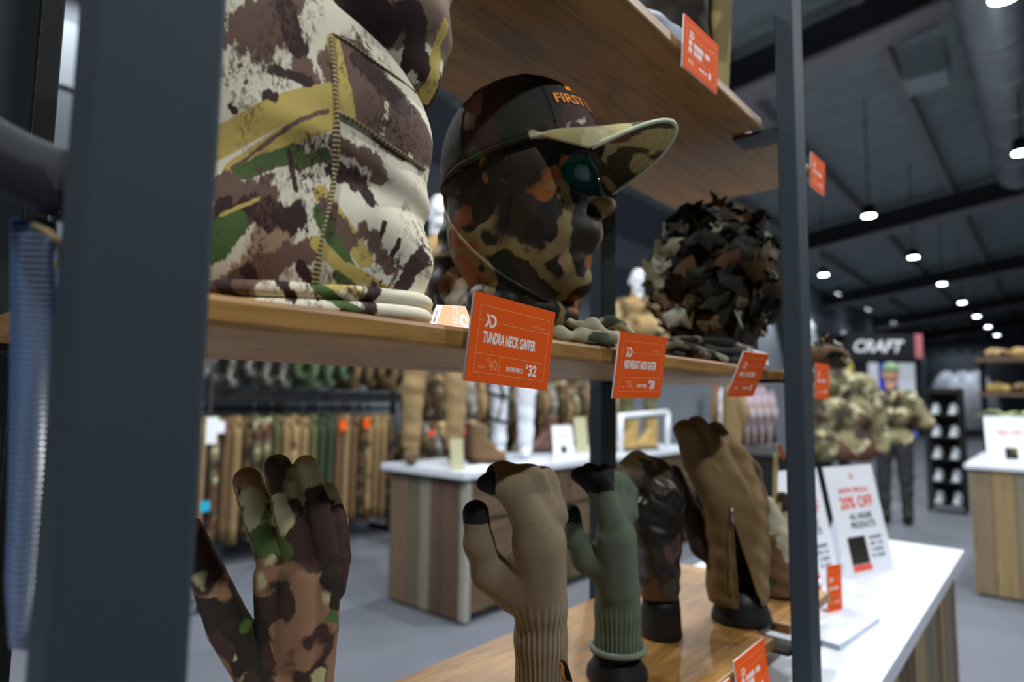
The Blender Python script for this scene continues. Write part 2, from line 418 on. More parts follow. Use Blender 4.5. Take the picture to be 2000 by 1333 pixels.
# ------------------------------------------------------------------ white-topped counter under the rack, fronted with planks
PLK = [srgb(150, 128, 88), srgb(128, 112, 86), srgb(110, 88, 62), srgb(158, 138, 98), srgb(124, 118, 100), srgb(98, 78, 56), srgb(178, 146, 84)]
PLG = [srgb(150, 146, 130), srgb(120, 98, 76), srgb(160, 158, 148), srgb(104, 96, 80), srgb(134, 130, 112), srgb(96, 76, 60), srgb(140, 134, 120)]
def plankmat(nm, c): return wood(nm, c, tuple(x * .82 for x in c[:3]) + (1,), tuple(x * .55 for x in c[:3]) + (1,), .7, 2, .5, False)
mp_w = [plankmat('weathered_brown_plank', c) for c in PLK]; mp_g = [plankmat('weathered_grey_plank', c) for c in PLG]
def counter(name, label, x0, x1, y0, y1, H, sides, mats, seed=0, ov=.03, tt=.035, pw=.11):
    rnd = random.Random(seed)
    t = thing(name, label, 'counter', ((x0 + x1) / 2, (y0 + y1) / 2, 0))
    MB().box(x0 + .02, x1 - .02, y0 + .02, y1 - .02, .0, H - tt).build('cabinet_body', m_beam, t)
    MB().box(x0 - ov, x1 + ov, y0 - ov, y1 + ov, H - tt, H, .004).build('countertop', m_white, t)
    for sd in sides:
        a, b = (x0, x1) if sd in 'sn' else (y0, y1)
        n = max(1, round((b - a) / pw)); wd = (b - a) / n
        for i in range(n):
            u0 = a + i * wd + .002; u1 = a + (i + 1) * wd - .002; e = rnd.uniform(0, .004); mt = rnd.choice(mats)
            bx = {'s': (u0, u1, y0 - e, y0 + .02), 'n': (u0, u1, y1 - .02, y1 + e), 'w': (x0 - e, x0 + .02, u0, u1), 'e': (x1 - .02, x1 + e, u0, u1)}[sd]
            MB().box(*bx, .02, H - tt).build('plank', mt, t)
    return t
ZC = .83
counter('display_counter', 'white-topped counter clad in brown weathered planks beneath the grey rack', -.45, 2.487, .272, .77, ZC, 'se', mp_w, 3, .03, .035, .085)

# ------------------------------------------------------------------ lettering
BF = None
def text_mesh(s, h, xs=1.0, bold=0.0, shear=0.0, align='LEFT', italic=0):
    cu = bpy.data.curves.new('t', 'FONT'); cu.body = s; cu.size = 1; cu.offset = bold * .75; cu.shear = shear; cu.resolution_u = 3; cu.fill_mode = 'FRONT'
    o = bpy.data.objects.new('t', cu); COL.objects.link(o); bpy.context.view_layer.update()
    me = bpy.data.meshes.new_from_object(o.evaluated_get(bpy.context.evaluated_depsgraph_get()))
    v = np.array([q.co for q in me.vertices]); f = [tuple(p.vertices) for p in me.polygons]
    bpy.data.objects.remove(o); bpy.data.curves.remove(cu); bpy.data.meshes.remove(me)
    v[:, :2] -= v[:, :2].min(0); s_ = h / v[:, 1].max(); v *= s_; v[:, 0] *= xs
    return v, f
def put_text(s, x, z, h, width, mat, parent, y=-.0001, bold=.02, shear=0, name='lettering'):
    """letters on the plane y=const of a local frame; x,z = lower left corner, fitted to a width"""
    v, f = text_mesh(s, h, 1, bold, shear); v[:, 0] *= width / v[:, 0].max()
    return obj(name, np.c_[v[:, 0] + x, np.full(len(v), y), v[:, 1] + z], f, mat, parent, False)
def rect(mb, x0, x1, z0, z1, y): mb.add([(x0, y, z0), (x1, y, z0), (x1, y, z1), (x0, y, z1)], [(0, 1, 2, 3)])
def logo(x, z, s, y, mat, parent):
    """slanted cross stroke running into a D-shaped ring"""
    m = MB(); P = lambda pts: m.add([(x + a * s, y, z + b * s) for a, b in pts], [tuple(range(len(pts)))])
    P([(0, 0), (.2, 0), (.52, .56), (.36, .72)]); P([(.05, 1), (.27, 1), (.62, .38), (.62, 0), (.58, 0)])
    th = [math.pi / 2 - i * math.pi / 8 for i in range(9)]
    for a, b in zip(th[:-1], th[1:]):
        P([(.72 + .5 * math.cos(a), .5 + .5 * math.sin(a)), (.72 + .5 * math.cos(b), .5 + .5 * math.sin(b)), (.72 + .29 * math.cos(b), .5 + .3 * math.sin(b)), (.72 + .29 * math.cos(a), .5 + .3 * math.sin(a))])
    P([(.46, 1), (.72, 1), (.72, .8), (.57, .8)]); P([(.62, 0), (.78, 0), (.78, .2), (.62, .2)])
    return m.build('logo', mat, parent)
def strokes(x, z, h, width, mat, parent, y, n, seed=0):
    """print too small to read: a row of narrow upright strokes"""
    r = random.Random(seed); m = MB(); p = width / n
    for i in range(n):
        if r.random() < .12: continue
        rect(m, x + i * p, x + i * p + p * r.uniform(.6, .85), z, z + h, y)
        if r.random() < .5: rect(m, x + i * p, x + (i + 1) * p, z + h * .4, z + h * .55, y)
    return m.build('lettering', mat, parent)
def price_tag(label, ctr, rot, title, t0, p0, p1, W=.1, H=.07, clip=True, two=None, detail=True, grp=None):
    t = thing('price_tag', label, 'price tag', ctr, grp, rot)
    MB().box(-W / 2, W / 2, .0006, .0026, -H / 2, H / 2).build('card_back', m_cardedge, t)
    fr = MB().box(-W / 2 + .0001, W / 2, 0, .0007, -H / 2, H / 2).build('card', m_orange, t)
    y = -.00012
    m = MB(); lw = .00022; x0, x1, z0, z1 = -W * .42, W * .43, -H * .39, H * .37
    rect(m, x0, x1, z1 - lw, z1 + lw, y); rect(m, x0, x1, z0 - lw, z0 + lw, y); rect(m, x0 - lw, x0 + lw, z0, z1, y); rect(m, x1 - lw, x1 + lw, z0, z1, y)
    zz = H * .20; rect(m, x0, -W * .36, zz - lw, zz + lw, y); rect(m, -W * .2, x1, zz - lw, zz + lw, y)
    zb = -H * .175; rect(m, x0, x1, zb - lw, zb + lw, y); xm = -W * .14; rect(m, xm - lw, xm + lw, z0, zb, y)
    m.build('ruled_lines', m_line, fr)
    logo(-W * .355, H * .13, .0105, y, m_ink, fr)
    if not title:
        strokes(-W * .36, 0 if two else -H * .04, .0072, W * .6, m_ink, fr, y, 13, two or 1)
        if two: strokes(-W * .36, -H * .13, .0072, W * .38, m_ink, fr, y, 8, two)
        strokes(-W * .055, -H * .33, .0042, W * .22, m_ink, fr, y, 9, 5); strokes(W * .22, -H * .345, .0085, W * .09, m_ink, fr, y, 2, 6); strokes(W * .22, H * .235, .0021, W * .15, m_line, fr, y, 10, 7)
        strokes(-W * .36, -H * .34, .006, W * .15, m_line, fr, y, 5, 8)
        if clip: MB().box(-.012, -.004, .0026, .02, -.004, .016).box(-.012, -.004, .0026, .005, -.012, .016).build('clip', m_black, t)
        return t
    put_text('FIRSTLITE.COM', W * .20, H * .235, .0021, W * .17, m_line, fr, y, .01)
    put_text(title, -W * .36, -H * .05, .0094, t0, m_ink, fr, y, .055)
    if p0:
        put_text('MSRP', -W * .38, -H * .345, .0026, W * .075, m_line, fr, y, 0); put_text('$', -W * .285, -H * .275, .0042, W * .025, m_line, fr, y, 0)
        put_text(p0, -W * .255, -H * .345, .0082, W * .085, m_line, fr, y, 0)
        put_text('SHOW PRICE', -W * .055, -H * .335, .0042, W * .21, m_ink, fr, y, .04); put_text('$', W * .185, -H * .275, .0045, W * .03, m_ink, fr, y, .03); put_text(p1, W * .22, -H * .355, .0100, W * .11, m_ink, fr, y, .05)
    if clip:
        c = MB().box(-.012, -.004, .0026, .02, -.004, .016).box(-.012, -.004, .0026, .005, -.012, .016); c.build('clip', m_black, t)
    return t
price_tag('orange price tag lettered TUNDRA NECK GAITER on the middle shelf edge', (.396, .338, 1.336), (.085, .059, -.032), 'TUNDRA NECK GAITER', .064, '40', '32')
price_tag('orange price tag lettered MIDWEIGHT NECK GAITER on the middle shelf edge', (.616, .341, 1.328), (.148, -.017, -.019), 'MIDWEIGHT NECK GAITER', .068, '35', '28')
price_tag('orange price tag tipped back at the middle shelf end beside the post', (.94, .342, 1.331), (.397, -.018, -.011), None, 0, 0, 0)
price_tag('orange price tag on the top shelf edge', (.777, .337, 1.755), (.051, .001, -.037), None, 0, 0, 0, two=3)
price_tag('orange price tag on the lower shelf edge below the brown glove', (.92, .338, .911), (-.094, -.052, -.049), None, 0, 0, 0, two=3)
price_tag('orange price tag on the lower shelf edge below the green glove', (.79, .338, .897), (-.06, 0, -.03), None, 0, 0, 0)
price_tag('orange price tag on the overhanging top shelf end beyond the post', (1.335, .338, 1.75), (.05, 0, -.03), None, 0, 0, 0, W=.085, H=.068)
price_tag('orange price tag on the overhanging middle shelf end beyond the post', (1.318, .338, 1.333), (.03, 0, -.02), None, 0, 0, 0, W=.085, H=.068)

# ------------------------------------------------------------------ soft goods
A_ = np.array([sy, -cy, 0.]); B_ = np.array([cy, sy, 0.]); Z_ = np.array([0, 0, 1.])     # across the view, into the view, up
AX = np.array([A_, B_, Z_])
def bvh(v, f): return BVHTree.FromPolygons([Vector(p) for p in v], [tuple(int(i) for i in q) for q in f])
def on_surface(bt, pts, lift=.001):
    """drop a traced path onto a surface"""
    out = []
    for px, py in pts:
        d = Vector(FWD + RGT * (px - 1000) / FPX - UPV * (py - 666.5) / FPX).normalized()
        h = bt.ray_cast(Vector(CAM), d)
        if h[0] is not None: out.append(np.array(h[0]) - np.array(d) * lift)
    return out
def densify(pts, n=8):
    out = []
    P = [np.array(p, float) for p in pts]; P = [2 * P[0] - P[1]] + P + [2 * P[-1] - P[-2]]
    for i in range(1, len(P) - 2):
        for k in range(n):
            t = k / n
            out.append(.5 * ((2 * P[i]) + (-P[i - 1] + P[i + 1]) * t + (2 * P[i - 1] - 5 * P[i] + 4 * P[i + 1] - P[i + 2]) * t * t + (-P[i - 1] + 3 * P[i] - 3 * P[i + 1] + P[i + 2]) * t ** 3))
    out.append(P[-2]); return out

# --- large cream gaiter: printed strokes and splatters laid out on the cloth (u = arc, v = height, in thousandths of a print repeat)
def print_mat(name, base, marks, rough=.75, rib=False):
    t = NT(name, rough, 0, .25)
    u0 = t.map('UV'); fine = t.warp(u0, 60, .006, 3); col = base
    for mk in marks:
        c, ax, ay, bx, by, wd, amp, nsc = mk[:8]; seed = ax * 1.7 + by
        p = t.warp(u0, 22, .012, 3) if amp > .4 else fine
        pa = t.vmath('SUBTRACT', p, (ax, -ay, 0)); ba = (bx - ax, -(by - ay), 0)
        L = ba[0] ** 2 + ba[1] ** 2 + 1e-9
        h = t.math('DIVIDE', t.vmath('DOT_PRODUCT', pa, ba), L, True)
        q = t.n('ShaderNodeVectorMath', operation='SCALE'); q.inputs[0].default_value = ba; t.l(h, q.inputs['Scale'])
        d = t.vmath('LENGTH', t.vmath('SUBTRACT', pa, q.outputs[0]))
        val = t.math('SUBTRACT', 1, t.math('DIVIDE', d, wd))
        m = t.n('ShaderNodeMapping'); m.inputs['Location'].default_value = (seed, seed * 2, 0); m.inputs['Rotation'].default_value = (0, 0, seed)
        m.inputs['Scale'].default_value = (1, .45, 1) if amp > .4 else (1, 1, 1); t.l(u0, m.inputs[0])
        nz = t.math('MULTIPLY', t.math('SUBTRACT', t.noise(m.outputs[0], nsc, 9, .72), .5), amp * 4)
        f = t.step(t.math('ADD', val, nz), 0, .03 + .02 * amp)
        col = t.mix(f, col, c)
    for sc_, th_, c in ((9, .56, srgb(92, 68, 60)), (13, .60, srgb(70, 50, 44))):
        m = t.n('ShaderNodeMapping'); m.inputs['Location'].default_value = (sc_, 3, 0); m.inputs['Rotation'].default_value = (0, 0, .5); m.inputs['Scale'].default_value = (1, .6, 1); t.l(u0, m.inputs[0])
        f = t.math('MULTIPLY', t.step(t.noise(m.outputs[0], sc_, 2), th_, .06), t.step(t.noise(m.outputs[0], sc_ * 9, 6, .7), .53, .02)); col = t.mix(f, col, c)
    t.color(col); t.bump(t.noise(u0, 700, 1), .2, .0006); return t.m
CRM, YEL, BRN, GRN, DKB, TAN = srgb(226, 220, 196), srgb(196, 174, 96), srgb(112, 88, 76), srgb(78, 104, 56), srgb(60, 42, 40), srgb(166, 140, 112)
MARKS = [  # colour, ax, ay, bx, by, half width, raggedness, noise scale   (photo thousandths, y down)
    (TAN, .40, .70, .56, .47, .05, .7, 14), (BRN, .56, .00, .50, .07, .055, .8, 22), (BRN, .60, .13, .64, .19, .022, .9, 45), (DKB, .56, .02, .59, .10, .02, .6, 40),
    (BRN, .70, .12, .80, .21, .062, .22, 30), (DKB, .72, .10, .80, .16, .02, .9, 50), (CRM, .77, .17, .765, .23, .004, .8, 60), (CRM, .815, .25, .82, .28, .004, .8, 60), (YEL, .665, .07, .70, .21, .014, .25, 40), (CRM, .66, .245, .86, .345, .016, .04, 30),
    (YEL, .37, .29, .66, .19, .030, .03, 20), (YEL, .45, .33, .66, .235, .021, .08, 40), (BRN, .45, .325, .66, .215, .005, .6, 50),
    (GRN, .47, .335, .60, .30, .018, .35, 30), (GRN, .60, .32, .66, .295, .012, .2, 30), (BRN, .42, .37, .53, .385, .034, .9, 26), (DKB, .45, .41, .60, .425, .030, .85, 30),
    (DKB, .58, .30, .60, .37, .006, .5, 60), (GRN, .42, .48, .46, .44, .034, .5, 22), (BRN, .46, .55, .62, .49, .026, .9, 26), (DKB, .49, .53, .51, .57, .016, .8, 40), (YEL, .44, .42, .52, .39, .004, .4, 40), (DKB, .54, .145, .62, .165, .010, .9, 60),
    (BRN, .68, .27, .75, .29, .016, 1, 50), (DKB, .68, .32, .73, .33, .020, .8, 40), (DKB, .735, .33, .755, .37, .011, .9, 40), (BRN, .76, .30, .765, .32, .012, .9, 50),
    (YEL, .655, .37, .75, .49, .017, .06, 30), (GRN, .66, .41, .72, .52, .020, .3, 30), (YEL, .65, .47, .74, .54, .014, .08, 30), (YEL, .72, .51, .80, .545, .010, .1, 30), (GRN, .70, .53, .80, .59, .012, .4, 30),
    (DKB, .765, .47, .775, .41, .004, .3, 50), (DKB, .79, .50, .80, .44, .004, .3, 50), (BRN, .67, .39, .72, .46, .016, 1, 55), (BRN, .74, .43, .80, .50, .012, 1.1, 70), (DKB, .62, .52, .65, .56, .013, .9, 50),
    (DKB, .80, .60, .84, .45, .012, .9, 60), (BRN, .60, .60, .50, .58, .02, 1, 40), (DKB, .76, .58, .83, .61, .008, .9, 60), (GRN, .42, .565, .47, .58, .010, .4, 40),
    (DKB, .53, .195, .55, .20, .010, 1, 90), (DKB, .45, .21, .46, .22, .006, 1, 90)]
MK2 = [(TAN, .5, -.2, .9, -.2, .05, .6, 12), (BRN, .70, .12, .84, .26, .075, .35, 26), (DKB, .64, .02, .74, .02, .05, .7, 22), (GRN, .52, -.02, .62, .02, .03, .6, 25), (CRM, .78, .08, .84, .04, .03, .6, 28), (DKB, .78, -.02, .86, .10, .018, .8, 40),
       (YEL, .66, .08, .70, .22, .014, .2, 40), (CRM, .80, .16, .855, .13, .012, .5, 40), (YEL, .83, -.04, .84, .1, .006, .6, 50), (DKB, .80, .02, .82, .14, .007, .6, 60), (CRM, .76, .19, .765, .23, .004, .8, 60), (CRM, .81, .24, .82, .28, .004, .8, 60)]
m_gait = print_mat('cream_brush_camo', CRM, MARKS)
m_gait2 = print_mat('brown_brush_camo', srgb(128, 108, 90), MK2)
m_seam = NT('olive_overlock_thread', .85)
_v = m_seam.map('UV'); q_ = m_seam.n('ShaderNodeTexWave'); q_.inputs['Scale'].default_value = 1.0; q_.bands_direction = 'X'; m_seam.l(_v, q_.inputs['Vector'])
m_seam.color(m_seam.mix(q_.outputs['Fac'], srgb(84, 74, 48), srgb(178, 164, 120))); m_seam.bump(q_.outputs['Fac'], .6, .001); m_seam = m_seam.m
def seam(name, path, r, parent, pitch=.0032, flat=.45):
    m = MB(); m.tube(path, r, 8, True, flat); L = [0]
    for a, b in zip(path[:-1], path[1:]): L.append(L[-1] + np.linalg.norm(np.array(b) - np.array(a)))
    uv = [(L[i] / pitch / 3.18, k / 8) for i in range(len(path)) for k in range(8)]
    return m.build(name, m_seam, parent, True, uv=uv)
DG = .505
def gpt(px, py, dd=0): return T(px, py, DG + dd)
gc = gpt(600, 560); gc[2] = ZM
sG = DG / FPX
g_pr = [('e', gpt(596, 520), (.100, .085, .085), AX), ('e', gpt(600, 430), (.0935, .082, .10), AX), ('e', gpt(610, 275), (.0965, .084, .075), AX), ('e', gpt(520, 60), (.085, .080, .14), AX), ('e', gpt(600, 150), (.085, .078, .07), AX)]
def g_fold(P):
    L = (P - gc) @ AX.T
    z = L[..., 2]; u = L[..., 0]
    d = .0022 * np.sin(z * 95 + u * 60) * np.exp(-((z - .05) / .03) ** 2) * np.clip((u - .02) / .05, 0, 1)
    d = d - .004 * np.exp(-((z - .125 + .35 * (u - .02)) / .012) ** 2) * np.clip((u + .03) / .06, 0, 1)
    d = d + .0035 * np.exp(-((z - .105 + .3 * (u - .02)) / .010) ** 2) * np.clip((u - .05) / .04, 0, 1)
    return d + wob(P, .0012, 45, 3)
gv, gf = surf(g_pr, .0028, .02, g_fold, zmin=ZM + .001, zmax=1.70)
def guv(v):
    """cloth coordinates: u from the angle round the gaiter, v from the height, in print units (y down, thousandths)"""
    c0 = gpt(600, 400); L = (v - c0) @ AX.T; th = np.clip(np.arctan2(L[:, 0], -L[:, 1]), -1.9, 1.9)
    ta = np.linspace(-1.9, 1.9, 60); ring = c0 + np.outer(np.sin(ta) * .0965, A_) - np.outer(np.cos(ta) * .083, B_)
    q = ring - CAM; pu = 1000 + FPX * (q @ RGT) / (q @ FWD); pu = np.maximum.accumulate(pu + np.arange(60) * .3)
    za = np.linspace(-.2, .5, 80); gen = np.outer(np.ones(80), c0 - B_ * .083) + np.outer(za, Z_); q = gen - CAM; pv = 666.5 - FPX * (q @ UPV) / (q @ FWD)
    return np.c_[np.interp(th, ta, pu), -np.interp(L[:, 2], za, pv)] / 1000
gt = thing('neck_gaiter', 'large cream fleece neck gaiter with olive, brown and yellow brush-stroke camouflage on the middle shelf', 'neck gaiter', (gc[0], gc[1], ZM))
obj('gaiter_body', gv, gf, m_gait, gt, True, uv=guv(gv))
h_pr = [('e', gpt(735, -30, -.004), (.060, .070, .075), AX), ('e', gpt(770, 65, .0), (.0415, .055, .045), AX), ('c', gpt(640, 70, -.035), gpt(800, 170, -.0), .026, .024)]
hv, hf = surf(h_pr, .0028, .018, lambda P: wob(P, .0022, 60, 5))
obj('hood', hv, hf, m_gait2, gt, True, uv=guv(hv))
gb = bvh(np.r_[gv, hv], np.r_[gf, hf + len(gv)])
seam('seam', densify(on_surface(gb, [(648, 70), (654, 130), (657, 200), (657, 270), (654, 335), (644, 400), (630, 460), (621, 520), (612, 575)], .0008), 6), .0026, gt)
seam('seam', densify(on_surface(gb, [(662, 222), (690, 236), (720, 256), (755, 282), (790, 305), (815, 322), (828, 332)], .0008), 6), .0024, gt)
seam('seam', densify(on_surface(gb, [(650, 66), (690, 90), (730, 120), (775, 152), (812, 182)], .0), 6), .0016, gt)
# rolled hem, two turns of cloth round the foot
for zz, rr, gr in ((ZM + .0175, .0056, .985), (ZM + .0058, .0058, 1.0)):
    path = []
    for k in range(73):
        th = 2 * math.pi * k / 72; s_ = gr * (1 + .012 * math.sin(3 * th + zz * 300))
        path.append(gpt(597, 560) * np.array([1, 1, 0]) + A_ * .0965 * s_ * math.cos(th) + B_ * .083 * s_ * math.sin(th) + Z_ * (zz + .0025 * math.sin(2 * th + 1)))
    m = MB().tube(path, rr, 10, False); v = np.array(m.v)
    obj('rolled_hem', v, m.f, m_gait, gt, True, uv=guv(v) + [.05, .02])

# --- orange hang tag lying beside it
m_tagor = plain('amber_card', srgb(255, 146, 32), .45, 0, .02, 10)
hp = [AT(836, 640, Y=.375), AT(925, 652, Y=.362), T(908, 600, .545), T(852, 597, .53)]
for q in hp[:2]: q[2] = max(q[2], ZM + .0002)
e1 = hp[1] - hp[0]; e2 = hp[3] - hp[0]
ht = thing('hang_tag', 'white and amber swing tag lettered FIRST LITE lying beside the cream gaiter', 'swing tag', hp[0])
nrm = np.cross(e1, e2); nrm /= np.linalg.norm(nrm)
def quad_plate(name, a, b, c, d, th, mat, parent, lift=0):
    n = np.cross(b - a, d - a); n = n / np.linalg.norm(n)
    v = [a + n * lift, b + n * lift, c + n * lift, d + n * lift]; v2 = [p + n * th for p in v]
    return MB().add(v + v2, [(3, 2, 1, 0), (4, 5, 6, 7), (0, 1, 5, 4), (1, 2, 6, 5), (2, 3, 7, 6), (3, 0, 4, 7)]).build(name, mat, parent)
P4 = lambda u, v_: hp[0] * (1 - u) * (1 - v_) + hp[1] * u * (1 - v_) + hp[2] * u * v_ + hp[3] * (1 - u) * v_
quad_plate('card', P4(0, 0), P4(1, 0), P4(1, 1), P4(0, 1), .0008, m_ink, ht)
quad_plate('amber_panel', P4(.16, 0), P4(1, 0), P4(1, .97), P4(.22, .97), .0003, m_tagor, ht, .0008)
tv, tf = text_mesh('FIRST LITE', 1, 1, .03); tv[:, 0] /= tv[:, 0].max()
obj('lettering', [P4(.52 + .17 * (1 - p[1]), .05 + .9 * p[0]) + nrm * .0013 for p in tv], tf, m_ink, ht, False)
tv, tf = text_mesh('FIRST LITE', 1, 1, .03); tv[:, 0] /= tv[:, 0].max()
obj('lettering', [P4(.06 + .06 * (1 - p[1]), .2 + .5 * p[0]) + nrm * .0010 for p in tv], tf, m_black, ht, False)
lm = MB()
for i in range(10):
    a0, a1 = math.pi * 1.7 * i / 10, math.pi * 1.7 * (i + 1) / 10
    lm.add([P4(.82 + r_ * .11 * math.cos(a_), .32 + r_ * .3 * math.sin(a_)) + nrm * .0012 for r_, a_ in ((1, a0), (1, a1), (.5, a1), (.5, a0))], [(0, 1, 2, 3)])
lm.build('logo', m_ink, ht)

# ------------------------------------------------------------------ mannequin head with balaclava and cap
DH = .80
hc = T(1012, 340, DH)
ang = math.radians(17); pit = math.radians(11)
fx0 = A_ * math.cos(ang) - B_ * math.sin(ang); sd = -B_ * math.cos(ang) - A_ * math.sin(ang)      # face direction, side towards the aisle
fx = fx0 * math.cos(pit) + Z_ * math.sin(pit); up = Z_ * math.cos(pit) - fx0 * math.sin(pit)
HA = np.array([fx, sd, up])
def HL(x, y, z): return hc + fx * x + sd * y + up * z
FA = np.array([fx0, sd, Z_])
def FL(x, y, z): return hc + fx0 * x + sd * y + Z_ * z
m_teal = NT('teal_glass_plastic', .06, 0, .8); m_teal.color(srgb(20, 92, 84)); m_teal.b.inputs['Transmission Weight'].default_value = .35; m_teal.b.inputs['Coat Weight'].default_value = .6; m_teal = m_teal.m
m_bala = camo('forest_vein_camo', srgb(44, 34, 24), [('n', srgb(30, 26, 20), 16, .52, 3), ('n', srgb(142, 84, 36), 11, .60, 7), ('n', srgb(150, 128, 92), 13, .64, 12), ('n', srgb(18, 26, 18), 17, .61, 21), ('v', srgb(128, 112, 74), 10, .05, 2, .45), ('n', srgb(112, 66, 34), 18, .68, 30)], (22, .045), .55, weave=1200)
m_cap = camo('maroon_camo', srgb(62, 44, 42), [('n', srgb(36, 40, 30), 12, .54, 4), ('n', srgb(196, 192, 158), 14, .645, 9), ('n', srgb(128, 92, 80), 12, .63, 16), ('n', srgb(28, 30, 26), 16, .63, 23), ('n', srgb(58, 74, 52), 17, .655, 31)], (26, .035), .8)
m_visor = camo('cream_visor_camo', srgb(170, 160, 112), [('n', srgb(64, 62, 34), 15, .54, 5), ('n', srgb(112, 74, 46), 14, .60, 14), ('n', srgb(196, 190, 150), 13, .60, 19)], (26, .035), .75)
jaw = [('e', FL(.002, 0, .0), (.100, .080, .108), FA), ('e', FL(.030, 0, -.080), (.064, .060, .078), FA), ('c', FL(.072, 0, -.143), FL(.066, 0, -.135), .022, .03),
       ('c', FL(.095, 0, -.022), FL(.112, 0, -.052), .010, .0115), ('e', FL(.088, 0, -.085), (.018, .026, .016), FA), ('c', FL(-.005, 0, -.09), T(1020, 690, DH), .056, .060), ('e', FL(-.035, 0, -.075), (.055, .06, .07), FA),
       ('c', FL(.086, -.03, -.004), FL(.086, .03, -.004), .014, .014)]
jaw_in = [(q[0], q[1], tuple(r - .004 for r in q[2]), q[3]) if q[0] == 'e' else (q[0], q[1], q[2], q[3] - .004, q[4] - .004) for q in jaw]
iv, if_ = surf(jaw_in, .004, .02, zmin=ZM)
mh = thing('mannequin_bust', 'glossy teal mannequin head on the middle shelf showing between cap and balaclava', 'mannequin', (HL(0, 0, 0)[0], HL(0, 0, 0)[1], ZM))
obj('head', iv, if_, m_teal, mh, True)
bv, bf = surf(jaw + [('s', FL(.118, .038, -.020), (.052, .062, .0265), FA), ('s', FL(.118, -.038, -.020), (.052, .062, .0265), FA)], .0025, .02, lambda P: wob(P, .0009, 60, 8), zmin=ZM + .001)
bl = thing('balaclava', 'dark brown and rust camouflage balaclava pulled over the teal mannequin head', 'balaclava', (HL(0, 0, 0)[0], HL(0, 0, 0)[1], ZM))
obj('face_mask', bv, bf, m_bala, bl, True)
bb = bvh(bv, bf)
MB().tube(densify(on_surface(bb, [(868, 360), (872, 410), (892, 455), (930, 497), (975, 535), (1020, 562), (1062, 585), (1095, 600)], .001), 6), .0028, 8).build('hem', m_bala, bl, True)
MB().tube(densify(on_surface(bb, [(985, 300), (1000, 380), (985, 450), (960, 510)], .0005), 6), .0009, 6).build('seam', m_bala, bl, True)
# loose neck drape behind and folds at the collar
dv, df = surf([('c', T(890, 430, DH + .07), T(880, 570, DH + .06), .020, .030), ('c', T(880, 570, DH + .06), T(950, 640, DH), .03, .03), ('c', T(950, 590, DH - .05), T(1100, 625, DH - .03), .022, .018),
               ('c', T(1060, 560, DH - .02), T(1115, 590, DH - .01), .022, .016), ('c', T(900, 650, DH), T(1120, 672, DH), .028, .022)], .003, .012, lambda P: wob(P, .003, 80, 2), zmin=ZM + .001)
obj('neck_drape', dv, df, m_bala, bl, True)
# cap
ct = thing('baseball_cap', 'maroon and green camouflage cap with orange lettering worn by the teal mannequin head', 'cap', HL(0, 0, 0))
def crown(th, ph):   # th round the head from the front, ph 0 at rim .. pi/2 at the button
    c, s_ = math.cos(th), math.sin(th); k = math.cos(ph) ** .82
    x = (.106 if c > 0 else .104) * c * k; z = .112 * math.sin(ph) ** .92 - .002
    z -= .012 * (1 - c) * .5 * math.cos(ph)                     # dips at the back
    return HL(x + .004, .0875 * s_ * k, z + .008)
NR, NP = 72, 22
m = MB().rings([[crown(2 * math.pi * k / NR, (math.pi / 2) * j / NP * .999) for k in range(NR)] for j in range(NP + 1)])
co = m.build('crown', m_cap, ct, True)
for a in (0, 52, 118, 180, 242, 308):     # panel seams
    p = [np.array(crown(math.radians(a), math.pi / 2 * j / 20 * .99)) for j in range(21)]
    MB().tube([q + (q - HL(.004, 0, .0)) * .004 for q in p], .0007, 6).build('panel_seam', m_cap, co, True)
MB().tube([crown(2 * math.pi * k / 64, .0) + up * .001 for k in range(65)], .0026, 8, False).build('sweatband_edge', m_cap, ct, True)
MB().tube([HL(.004, 0, .116), HL(.004, 0, .1225)], [.006, .004], 10).build('button', m_cap, co, True)
vt = []; NU, NVv = 36, 12
def vis(u, t_, off):
    th = u * math.radians(66); c, s_ = math.cos(th), math.sin(th)
    x = .106 * c + .004 + .088 * t_ * (1 - .35 * abs(u) ** 3); y = .0875 * s_ * (1 + .05 * t_ * (1 - abs(u)))
    z = .008 - .030 * (u * u) * (.25 + .75 * t_) - .012 * t_ + .006
    return HL(x, y, z + off)
for off in (0, -.0035):
    vt.append([[vis(-1 + 2 * i / NU, j / NVv, off) for i in range(NU + 1)] for j in range(NVv + 1)])
m = MB(); n0 = len(vt[0]) * (NU + 1); g2 = lambda s_, j, i: s_ * n0 + j * (NU + 1) + i
Fq = []
for s_ in (0, 1):
    for j in range(NVv):
        for i in range(NU):
            q = (g2(s_, j, i), g2(s_, j, i + 1), g2(s_, j + 1, i + 1), g2(s_, j + 1, i)); Fq.append(q[::-1] if s_ == 0 else q)
for i in range(NU): Fq.append((g2(0, NVv, i), g2(0, NVv, i + 1), g2(1, NVv, i + 1), g2(1, NVv, i)))
for i in (0, NU):
    for j in range(NVv): Fq.append((g2(0, j, i), g2(0, j + 1, i), g2(1, j + 1, i), g2(1, j, i)))
m.add([p for s_ in vt for r in s_ for p in r], Fq)
vo = m.build('visor', m_visor, ct, True)
m_pipe = flatc('pale_green_binding', srgb(186, 196, 168), .7)
MB().tube([vis(-1 + 2 * i / 48, 1.0, -.0017) for i in range(49)], .0024, 8).build('binding', m_pipe, vo, True)
for j in (3, 5, 7, 9, 10.5): MB().tube([vis(-.93 + 1.86 * i / 30, j / NVv, -.0037) for i in range(31)], .0005, 5).build('stitch_row', m_visor, vo, True)
